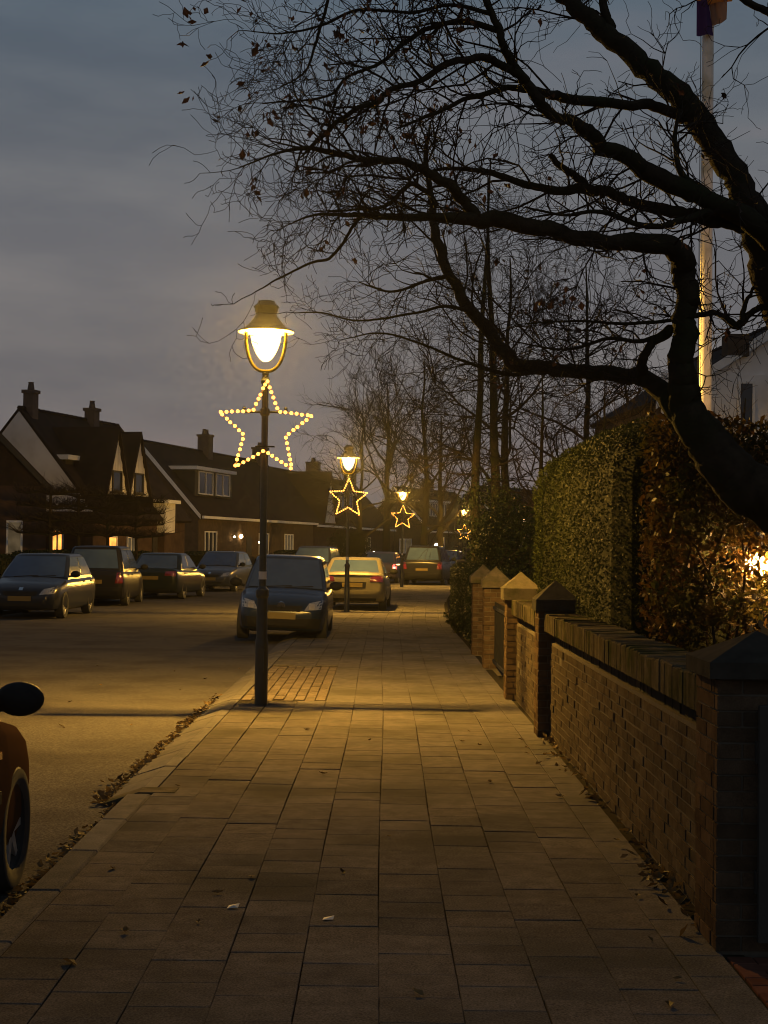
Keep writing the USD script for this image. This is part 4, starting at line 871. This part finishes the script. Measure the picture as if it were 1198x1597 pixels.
    nz = S['nose']
    for s in (-1, 1):
        hl = patch([(s * hw * .50, nz - .15), (s * hw * .86, nz - .12), (s * hw * .885, nz + .035), (s * hw * .60, nz - .015)], 1)
        h_ = obj('headlight', hl, M_LAMPGL, t, smooth=35)
        obj('headlight_reflector', patch([(s * hw * .60, nz - .125), (s * hw * .72, nz - .125), (s * hw * .72, nz - .03), (s * hw * .60, nz - .03)], 1, .011, 4, 3, .012), M_RIM, h_)
        tz = S['tail']
        if kind in ('mpv', 'suv', 'small_hatch', 'hatch'):
            q = [(s * hw * .70, tz - .36), (s * hw * .935, tz - .36), (s * hw * .93, tz - .07), (s * hw * .76, tz - .07)]
        else: q = [(s * hw * .52, tz - .23), (s * hw * .92, tz - .25), (s * hw * .90, tz - .09), (s * hw * .56, tz - .10)]
        tl = obj('tail_light', patch(q, -1), E_TAIL if lit_tail else M_TAIL, t, smooth=35)
        if lit_tail: obj('light_core', patch([(s * hw * .78, tz - .28), (s * hw * .88, tz - .28), (s * hw * .88, tz - .19), (s * hw * .78, tz - .19)], -1, .014, 3, 3, .01), E_TAILC, tl)
    obj('front_bumper', patch([(-hw * .84, .26), (hw * .84, .26), (hw * .88, .44), (-hw * .88, .44)], 1, .028, 13, 4, .06), M_BLACKP if kind in ('small_hatch', 'mpv') else paint, t, smooth=35)
    obj('air_intake', patch([(-hw * .55, .30), (hw * .55, .30), (hw * .58, .37), (-hw * .58, .37)], 1, .034, 9, 3), M_BLACKP, t)
    obj('grille', patch([(-hw * .42, nz - .17), (hw * .42, nz - .17), (hw * .46, nz - .07), (-hw * .46, nz - .07)], 1, .006, 9, 3), M_BLACKP, t)
    obj('rear_bumper', patch([(-hw * .92, .30), (hw * .92, .30), (hw * .92, .52), (-hw * .92, .52)], -1, .03, 13, 4, .06), paint, t, smooth=35)
    obj('rear_valance', patch([(-hw * .7, .25), (hw * .7, .25), (hw * .72, .32), (-hw * .72, .32)], -1, .034, 9, 3, .05), M_BLACKP, t)
    if plate:
        obj('number_plate', patch([(-.26, .415), (.26, .415), (.26, .525), (-.26, .525)], 1, .036, 5, 2, .01), M_PLATE, t)
        zp = .60 if kind == 'coupe' else .62
        obj('number_plate', patch([(-.26, zp), (.26, zp), (.26, zp + .11), (-.26, zp + .11)], -1, .012, 5, 2, .01), M_PLATE, t)
    if not badge:
        obj('emblem', patch([(-.045, nz - .045), (.045, nz - .045), (.045, nz + .02), (-.045, nz + .02)], 1, .012, 3, 3, .01), M_CHROME, t)
    else:
        cz = nz - .075; cy = 6.0 - ray_mesh(np.array([[0, 6.0, cz]]), np.array([0, -1.0, 0]), bv, bf)[0] + .012
        dk = trimesh.creation.cylinder(.07, .03, 28); dk.apply_transform(trimesh.transformations.rotation_matrix(math.pi / 2 - .25, (1, 0, 0))); dk.apply_translation((0, cy, cz))
        eb = obj('emblem', dk, M_CHROME, t, smooth=30); em = MB()
        for a_, b_ in (((-.030, .048), (-.004, -.002)), ((.030, .048), (.004, -.002)), ((-.050, .022), (-.024, -.050)), ((.050, .022), (.024, -.050)), ((-.024, -.050), (0, -.006)), ((.024, -.050), (0, -.006))):
            em.tube([(a_[0], cy + .016 - a_[1] * .25, cz + a_[1]), (b_[0], cy + .016 - b_[1] * .25, cz + b_[1])], .006, 5)
        obj('emblem_letters', em, M_BLACKP, eb)
    obj('wiper', MB().tube([(hw * .5, Yf(.08) + .03, fz(.08) + .015), (-hw * .15, Yf(.14) + .02, fz(.14) + .012)], .009, 5).tube([(0.0, Yf(.08) + .03, fz(.08) + .015), (-hw * .62, Yf(.14) - .01, fz(.14) + .012)], .009, 5), M_BLACKP, t)
    if kind == 'coupe':
        obj('boot_lip', patch([(-hw * .80, S['tail'] - .07), (hw * .80, S['tail'] - .07), (hw * .78, S['tail'] - .03), (-hw * .78, S['tail'] - .03)], -1, .03, 9, 3, .05), paint, t, smooth=35)
        obj('plate_recess', patch([(-.34, .575), (.34, .575), (.36, .735), (-.36, .735)], -1, .004, 5, 3, .02), M_BLACKP, t)
    for ya in (yf, yr):
        for s in (-1, 1):
            r, cx = S['wr'], s * (hw - .105)
            ty = MB(); pr = [(r * .66, -.085), (r * .80, -.100), (r * .95, -.095), (r, -.07), (r, .07), (r * .95, .095), (r * .80, .100), (r * .66, .085), (r * .66, -.085)]
            ty.lathe(pr, 32); vv = ty.v[0]; ty.v[0] = np.stack([vv[:, 2] + cx, vv[:, 0] + ya, vv[:, 1] + r], 1)
            w_ = obj('wheel', ty, M_TYRE, t, smooth=40)
            rm = MB().lathe([(0, .045), (r * .16, .055), (r * .18, .035), (r * .50, .03), (r * .60, .055), (r * .675, .075), (r * .68, -.08)], 28)
            vv = rm.v[0]; rm.v[0] = np.stack([vv[:, 2] * s + cx, vv[:, 0] + ya, vv[:, 1] + r], 1)
            sp = MB()
            for q in range(7):
                aa = q * 2 * math.pi / 7; ct, sn = math.cos(aa), math.sin(aa); ra, rb = r * .15, r * .62
                for o_ in (0,):
                    e = np.array([[ra, -.03], [rb, -.018], [rb, .018], [ra, .03]]); pts_ = [[cx + s * dx, ya + x_ * ct - y_ * sn, r + x_ * sn + y_ * ct] for dx in (.03, .066) for x_, y_ in e]
                    sp.add(pts_, [[0, 1, 2, 3], [4, 7, 6, 5], [0, 4, 5, 1], [1, 5, 6, 2], [2, 6, 7, 3], [3, 7, 4, 0]])
            vv2 = rm.v[0]
            ri = obj('rim', rm, M_TYRE if detail else M_RIM, w_, smooth=30); obj('spokes', sp, M_RIM, w_)
    if detail:
        for s in (-1, 1):                                            # door shut lines and rubbing strips
            x = s * (hw + .001)
            obj('rubbing_strip', MB().box((x - .012, yr + .45, .50), (x + .012, yf - .42, .56)), M_BLACKP, t)
            obj('side_repeater', MB().box((s * hw * .975 - .008, yf - .42, .70), (s * hw * .975 + .014, yf - .34, .735)), M_AMBER, t)
    return t

def paint(name, c, rough=0.22, metallic=0.1, coat=0.15, spec=0.25): return mat(name, c, tuple(min(1, x * 1.15) for x in c), 60.0, rough, metallic=metallic, coat=coat, spec=spec)
P_BLUE, P_GOLD = paint('paint_dark_blue', (0.010, 0.017, 0.032)), paint('paint_champagne', (0.10, 0.088, 0.055), .4, .1)
P_BLACK, P_GREY = paint('paint_black', (0.008, 0.008, 0.010), .3, 0.0, 0.03, 0.15), paint('paint_grey', (0.012, 0.014, 0.019))
P_SILVER, P_DGREEN, P_TAN = paint('paint_silver', (0.035, 0.038, 0.044)), paint('paint_dark_green', (0.008, 0.011, 0.010)), paint('paint_brown', (0.060, 0.033, 0.017), .55, 0.0, 0.0, 0.0)
P_PURPLE = paint('paint_dusk_violet', (0.06, 0.05, 0.07))
G1, G2 = 'cars parked on the far side of the street', 'cars parked half on the pavement'
ROAD = -0.09
c_ = at(437, 1000, 27.0)[0]
make_car('dark blue small hatchback facing us with yellow plate, behind the nearest lamp post', 'small_hatch', P_BLUE, (-1.80, 28.85, -0.055), 180, G2, ry=-1.8, badge=True)
make_car('champagne low coupe seen from behind, right of the dark blue hatchback', 'coupe', P_GOLD, (-0.70, 41.2, 0.0), -2.5, G2)
make_car('dull brown car at the near left edge showing only mirror, fender and front wheel', 'hatch', P_TAN, (-2.665, 6.48, ROAD), 0, None, detail=True)
make_car('dark hatchback facing us at the left edge of the row across the street', 'hatch', P_GREY, (-8.08, 36.6, ROAD), 178, G1)
make_car('black van-like car seen from behind, second from the left across the street', 'mpv', P_BLACK, (-7.98, 44.2, ROAD), 1, G1)
make_car('black saloon seen from behind, third from the left across the street', 'sedan', P_DGREEN, (-7.0, 50.0, ROAD), -6, G1)
make_car('grey hatchback facing us, fourth from the left across the street', 'hatch', P_SILVER, (-6.1, 58.4, ROAD), 172, G1)
make_car('dark tall car facing us, its roof just above the dark blue hatchback', 'suv', P_GREY, (-2.95, 66.5, ROAD), 172, None)
make_car('violet grey car driving away with glowing red tail light', 'hatch', P_PURPLE, (0.06, 75.0, ROAD), -7, None, lit_tail=True)
make_car('black tall car seen from behind, right of the red tail light', 'suv', P_BLACK, (2.0, 68.3, 0.0), -9, G2)
make_car('grey green car facing us at the far right end of the pavement', 'hatch', P_GREY, (3.45, 84, 0.0), 170, G2)
# ------------------------------------------------------------------ houses
class House:
    def __init__(self, label, loc, rz, group=None):
        self.t = thing('house', label, 'house', loc, rz, group)
    def part(self, name, mesh, m, parent=None, **k): return obj(name, mesh, m, parent or self.t, **k)
    def shell(self, w, L, ze, zr, wall, gable=None, verge=None, over=0.25, wl=None, front=.18):
        """ridge along local y; eaves at x = +-w. Gable wall at y = 0 towards the viewer"""
        wl = w if wl is None else wl; self.w, self.L, self.ze, self.zr = w, L, ze, zr
        self.part('wall', MB().box((-wl, 0, -.2), (w, L, ze)), wall)
        self.part('gable_wall', MB().prism([(-wl + .001, ze + .002), (w - .001, ze + .002), (0, zr - .02)], 0.0, L), gable or wall)
        for s, ww in ((1, w), (-1, wl)):
            k = (zr - ze) / ww; e = over; n = np.array([k, 1]) / math.hypot(k, 1) * .14
            pl = [(0, zr), (s * (ww + e), ze - e * k), (s * (ww + e) + s * n[0], ze - e * k + n[1]), (0, zr + .16)]
            if s > 0: pl = pl[::-1]
            self.part('roof', MB().prism(pl[::-1] if s > 0 else pl, -front, L + .1), M_ROOF)
            if verge:
                a, b_ = np.array([0, -.20, zr - .0]), np.array([s * (ww + e), -.20, ze - e * k])
                d = np.array([0, 0, -.20]); self.part('bargeboard', MB().add([a + [0, 0, .15], b_ + [0, 0, .13], b_ + d * .6, a + d * .8, *(np.array([a + [0, 0, .15], b_ + [0, 0, .13], b_ + d * .6, a + d * .8]) + [0, -.05, 0])], [[0, 1, 2, 3], [7, 6, 5, 4], [0, 4, 5, 1], [1, 5, 6, 2], [2, 6, 7, 3], [3, 7, 4, 0]]), verge)
        r = MB()
        for q in range(int(L / .45)): r.tube([(0, q * .45, zr + .13), (0, q * .45 + .43, zr + .15)], .10, 6)
        self.part('ridge_tiles', r, M_ROOF, kind='stuff')
    def gutter(self, m=None, y0=0, y1=None):
        k = (self.zr - self.ze) / self.w; x = self.w + .27
        self.part('gutter', MB().box((x, y0 - .18, self.ze - .25 * k - .02), (x + .13, (y1 or self.L), self.ze - .25 * k + .13)), m or M_WHITE)
    def window(self, side, a, z, wd, h, glass=None, panes=2, off=0.0, frame=None):
        """side 'street': on the wall x = w+off, centred at y = a; 'front': on the wall y = off, centred at x = a"""
        f, fr, fw = glass or M_WGLASS, MB(), .07
        def bx(u0, u1, z0, z1, d0, d1):
            return ((self.w + off + d0, u0, z0), (self.w + off + d1, u1, z1)) if side == 'street' else ((u0, off - d1, z0), (u1, off - d0, z1))
        for u0, u1, z0, z1 in [(a - wd / 2, a - wd / 2 + fw, z, z + h), (a + wd / 2 - fw, a + wd / 2, z, z + h), (a - wd / 2 + fw, a + wd / 2 - fw, z, z + fw), (a - wd / 2 + fw, a + wd / 2 - fw, z + h - fw, z + h)]:
            fr.box(*bx(u0, u1, z0, z1, -.02, .06))
        for k in range(1, panes):
            c = a - wd / 2 + k * wd / panes; fr.box(*bx(c - fw / 2, c + fw / 2, z + fw, z + h - fw, -.02, .058))
        w_ = self.part('window', fr, frame or M_WHITE)
        self.part('pane', MB().box(*bx(a - wd / 2 + fw, a + wd / 2 - fw, z + fw, z + h - fw, -.015, .012)), f, w_)
        self.part('sill', MB().box(*bx(a - wd / 2 - .06, a + wd / 2 + .06, z - .07, z - .003, -.02, .12)), M_CAP, w_)
    def door(self, a, wd=.95, h=2.15, m=None, off=0.0):
        d = self.part('door', MB().box((self.w + off - .02, a - wd / 2, 0.08), (self.w + off + .05, a + wd / 2, h)), m or M_WOODDARK)
        self.part('handle', MB().tube([(self.w + off + .09, a + wd * .36, 1.0), (self.w + off + .09, a + wd * .36, 1.14)], .015, 6), M_CHROME, d)
    def chimney(self, x, y, wx, wy, z1, pots=1):
        zb = self.zr - abs(x) * (self.zr - self.ze) / self.w - .4
        c = self.part('chimney', MB().box((x - wx / 2, y - wy / 2, zb), (x + wx / 2, y + wy / 2, z1)).box((x - wx / 2 - .06, y - wy / 2 - .06, z1 + .002), (x + wx / 2 + .06, y + wy / 2 + .06, z1 + .14)), M_CHIM)
        for k in range(pots): self.part('chimney_pot', MB().lathe([(.13, 0), (.15, .05), (.11, .3), (.13, .34), (0.05, .34)], 10, (x, y + (k - (pots - 1) / 2) * .45, z1 + .14)), M_CHIM, c)
    def cross_gable(self, y, hwid, ze, zr, face, win=None, proud=.15, m_roof=None):
        """steep gable on the street side with a boarded face"""
        x = self.w + proud
        self.part('cross_gable', MB().prism([(y - hwid, ze), (y + hwid, ze), (y, zr)], 0.05, x, axis=0), face)
        n = int(2 * hwid / .22); bd = MB()
        for k in range(n):
            a = -hwid + (k + .5) * 2 * hwid / n; top = zr - abs(a) / hwid * (zr - ze) - .10
            if top > ze + .1: bd.box((x + .002, y + a - .1, ze), (x + .022 + .006 * (k % 2), y + a + .1, top))
        self.part('boarding', bd, face, kind='stuff')
        for s in (-1, 1):
            self.part('cross_roof', MB().prism([(y, zr + .003), (y + s * (hwid + .2), ze - .2 * (zr - ze) / hwid + .003), (y + s * (hwid + .27), ze - .15 * (zr - ze) / hwid), (y, zr + .14)][::-s], .1, x + .16, axis=0), M_ROOF)
        if win: self.window('street', y, win[0], win[1], win[2], off=proud + .03, panes=1, frame=M_WOODDARK)
    def dormer(self, y, wd, z0, z1, depth=.35, panes=2, n=1, gap=.3):
        """flat-roofed dormer on the street slope"""
        x1 = self.w - depth; fs = self.w
        d = self.part('dormer', MB().box((x1 - 2.6, y - wd / 2, z0 - .8), (x1, y + wd / 2, z1)), M_WOODDARK)
        self.part('dormer_fascia', MB().box((x1 - 2.7, y - wd / 2 - .2, z1 + .002), (x1 + .22, y + wd / 2 + .2, z1 + .20)), M_WHITE, d)
        ow = (wd - gap * (n + 1)) / n
        for k in range(n): self.window('street', y - wd / 2 + gap + ow / 2 + k * (ow + gap), z0, ow, z1 - z0 - .05, off=-depth, panes=panes)

LW = lit_window('lit_orange_window', (1.0, 0.36, 0.06), 2.6)
LW2 = lit_window('dim_curtain_window', (0.42, 0.30, 0.16), 0.22)
LW3 = lit_window('lit_cream_window', (1.0, 0.55, 0.18), 0.5)

h = House('nearest dark gabled house at the left edge with a dim yellow window', (-16.2, 57, 0), 15)
h.shell(3.6, 7.0, 3.75, 7.5, M_HWALL, gable=M_ROOF, verge=M_WOODDARK, over=.15)
h.window('front', 2.45, 1.15, .6, 1.3, LW2, 1); h.window('front', 1.1, 1.5, .8, 1.2, None, 2); h.window('front', -0.6, 1.5, .8, 1.2, None, 2)
h = House('house with white gable end, tiled roof and two steep white cross gables', (-15.5, 65, 0), -14.9)
h.shell(3.5, 10.0, 2.95, 7.2, M_HWALL, gable=M_WHITEW, verge=None, front=.012)
h.chimney(.15, .75, .46, .5, 8.0); h.chimney(.2, 6.6, .5, .55, 7.75)
h.dormer(1.9, 3.0, 4.35, 5.15, 1.5, 2, 1, .9)
h.window('front', 1.9, 1.25, .55, .95, LW, 2); h.window('front', -.6, 3.3, 1.0, .9, None, 2); h.window('front', .2, 1.2, .9, 1.1, None, 2)
h.cross_gable(1.86, 1.08, 3.75, 6.5, M_BOARD, (3.85, .95, .9)); h.cross_gable(4.15, 1.12, 3.75, 6.45, M_BOARD, (3.85, .95, .9))
h.window('street', 1.85, 1.2, .95, .75, LW, 1); h.window('street', 3.75, 1.1, .8, .85, LW2, 2); h.door(6.6)
h = House('long brick house with white bargeboard, white gutter and wide dormer', (-14.0, 88, 0), -13.4)
h.shell(3.6, 23.5, 3.4, 7.4, M_HWALL2, verge=M_WHITE, over=.2); h.gutter()
h.chimney(.1, 10.5, .75, .8, 8.5, 2); h.chimney(.2, 21.5, .9, .9, 8.4, 2)
h.dormer(4.6, 6.6, 4.55, 5.95, .75, 2, 2, .55)
h.window('street', 2.0, 1.0, 2.0, 1.4, None, 3); h.window('street', 12, 1.0, 2.0, 1.4, None, 3); h.door(9.0); h.window('street', 17.5, 1.0, 2.0, 1.4, LW2, 3)
wl_ = thing('wall_lamp', 'bright wall lamp glowing on the brick front of the long house', 'wall lamp', (-8.72, 94.2, 2.15))
obj('globe', ico(.11, sub=2), E_WARM, wl_, smooth=True); obj('arm', MB().box((-.5, -.02, .12), (.0, .02, .16)), M_BLACKP, wl_)
wl_ = thing('wall_lamp', 'second fainter wall lamp just left of the bright one on the long house', 'wall lamp', (-8.98, 92.6, 2.12))
obj('globe', ico(.05, sub=2), E_WARM, wl_, smooth=True); obj('arm', MB().box((-.5, -.02, .07), (.0, .02, .10)), M_BLACKP, wl_)
# pale bay in front of the middle house
by = thing('bay_front', 'pale boarded bay with flat roof left of the long brick house', 'bay', (-10.25, 70.5, 0), -14)
obj('panel', MB().box((-.55, 0, 2.15), (.25, 1.2, 3.5)), M_BOARD, by); obj('flat_roof', MB().box((-.65, -.15, 3.502), (.45, 1.4, 3.66)), M_WHITE, by); obj('wall', MB().box((-.55, 0.01, -.1), (.22, 1.18, 2.148)), M_HWALL, by)
h = House('dark house in the bend with a narrow pale gable and a low white gutter', (-8.6, 112.5, 0), -12)
h.shell(3.6, 28, 3.3, 7.2, M_HWALL, verge=M_WOODDARK); h.gutter()
h.cross_gable(4.0, 1.9, 3.35, 7.1, M_BOARD); h.dormer(13, 6, 4.6, 5.8, .8, 2, 2, .5); h.chimney(.1, 13, 1.0, .9, 8.3, 2); h.chimney(.1, 26, 1.0, .9, 8.3, 2)
h.window('street', 10, 1.0, 2, 1.4, LW2, 3); h.window('street', 18, 1.0, 2, 1.4, None, 3); h.door(14.2)
h = House('far house at the end of the street with white dormer windows and white verge', (1.0, 147, 0), -24)
h.shell(3.6, 16, 3.3, 7.2, M_HWALL2, verge=M_WHITE); h.gutter(); h.dormer(4.2, 5.0, 4.6, 5.95, .8, 3, 2, .3); h.chimney(.1, 8, 1.0, .9, 8.3, 2)
h.window('street', 3, 1.0, 1.6, 1.6, LW3, 2); h.door(6); h.window('front', 1.2, 1.0, 1.3, 1.4, LW2, 2)
h = House('farthest dark house closing the view behind the street lamps', (9.5, 166, 0), -32)
h.shell(4.0, 22, 3.6, 8.2, M_HWALL, verge=M_WHITE); h.window('front', 1.5, 1.0, 1.3, 1.6, LW3, 2); h.window('front', -1.5, 1.0, 1.3, 1.6, LW2, 2); h.chimney(0, 5, 1, 1, 9.2, 2)
h = House('dark house at the far right end behind the slim trees', (13.5, 118, 0), -20)
h.shell(4.0, 12, 3.6, 8.0, M_HWALL, verge=M_WOODDARK, wl=4.0); h.window('front', -2.6, 1.2, 1.2, 1.5, LW2, 2)
# white house up on the right
h = House('white house behind the garden on the right with dark upper windows', (11.7, 46, 0), 4)
h.shell(3.6, 9, 6.0, 8.3, M_HWALL2, gable=M_WHITEW, verge=M_WHITE, over=.1)
h.part('white_front', MB().box((-3.5, -.13, 4.9), (3.5, -.003, 6.9)), M_WHITEW)
h.part('end_parapet', MB().box((-1.55, -.25, 7.45), (-.9, .4, 8.1)), M_HWALL2)
for a, w_ in ((-.95, .5), (.1, .6), (.95, .6), (2.0, .6)): h.window('front', a, 5.35, w_, 1.35, None, 1, off=-.13)
h.window('front', -1.2, 1.2, 1.6, 1.6, None, 3)

# front hedges and trained lime trees across the street
rng = np.random.default_rng(101)
for k, (x0, x1, y0, y1, z1, lb) in enumerate([(-13.6, -11.6, 42, 50, 1.25, 'front garden hedge at the left edge behind the nearest parked car'), (-12.4, -10.9, 51, 58.5, 1.35, 'front garden hedge below the orange window'), (-11.9, -10.4, 60, 72, 1.3, 'front garden hedge below the white gables'), (-10.2, -8.8, 76, 90, 1.25, 'front garden hedge left of the wall lamp'), (-6.6, -5.4, 92, 108, 1.3, 'front garden hedge behind the dark blue hatchback')]):
    rounded_hedge('front_hedge', lb, x0, x1, y0, y1, z1, 7000, .045, rng, M_EVERG, r=.15)
def trained_lime(label, loc, seed):
    rng = np.random.default_rng(seed); t = thing('trained_lime_tree', label, 'tree', loc, -6, 'trained lime trees with flat tiers')
    obj('trunk', MB().tube(spline([(0, 0, -.1, ), (.02, .01, 1.2), (-.01, 0, 2.2), (0, 0, 3.35)], 4), np.linspace(.085, .045, 13), 8), M_BARK, t, smooth=True)
    tw = MB()
    for q, z in enumerate((1.95, 2.4, 2.85, 3.3)):
        for s in (-1, 1):
            c = spline([(0, 0, z - .08), (s * .35, rng.normal(0, .03), z + rng.normal(0, .02)), (s * .8, rng.normal(0, .04), z + rng.normal(0, .03)), (s * 1.15, 0, z + .02)], 4)
            obj('tier_branch', MB().tube(c, np.linspace(.045, .022, len(c)), 6), M_BARK, t, smooth=True)
            for p in c[1:]:
                for _ in range(9):
                    d = rng.normal(0, .35, 3); d[2] = abs(rng.normal(.28, .12)); tw.tube([p, p + d * .5 + [0, 0, .02], p + d], [.009, .007, .004], 3, False)
    obj('twigs', tw, M_TWIG, t, kind='stuff')
for px, Y, lb, sd in [(78, 51, 'trained lime tree with flat tiers, in front of the leftmost dark house', 1), (122, 54, 'trained lime tree right of the orange window', 2), (168, 58, 'trained lime tree in front of the first white cross gable', 3), (212, 63, 'trained lime tree in front of the second white cross gable', 4)]:
    x = at(px, 840, Y); trained_lime(lb, (x[0], Y, 0), 110 + sd)
p = at(590, 840, 105); bush('leafy_tree', 'dark round clipped tree behind the second star', (p[0] - 1.6, 88, 0), 1.3, 1.2, 1.35, 6000, .06, 121, M_EVERG, lobes=5)
# little lights far down the street
for px, py, Y, r, lb, mt in [(818, 812, 38, .045, 'small porch light beside the rounded end of the tall hedge', E_SMALL), (681, 851, 128, .20, 'yellowish porch light far down the street', E_SMALL), (739, 851, 88, .10, 'small white light right of the farthest lamp post', E_SMALL), (583, 861, 100, .06, 'small white light left of the red tail light', E_SMALL), (139, 828, 66, .06, 'upper of two small door lights between the orange windows', E_SMALL), (139, 838, 66.3, .06, 'lower of two small door lights between the orange windows', E_SMALL), (404, 846, 96, .05, 'small white light left of the nearest lamp post', E_SMALL), (690, 848, 131, .08, 'faint small light right of the yellowish porch light', E_SMALL)]:
    p = at(px, py, Y); t = thing('porch_light', lb, 'lamp', tuple(p)); obj('globe', ico(r, sub=2), mt, t, smooth=True); obj('backplate', MB().box((-r, r * .9, -r * 1.5), (r, r * 1.3, r * 1.5)), M_BLACKP, t)
# ------------------------------------------------------------------ thin haze volume added to give the lamps a lens-like bloom
M_BLOOM = usdkit.material(stage, W + '/Looks/haze', {'v': ('principled_volume', {'color': (0.75, 0.78, 0.82), 'density': 0.00016, 'anisotropy': 0.9})}, [], volume='v.volume')
hz = obj('haze', MB().box((-70, -8, -1.6), (60, 215, 20)), M_BLOOM, kind='stuff')
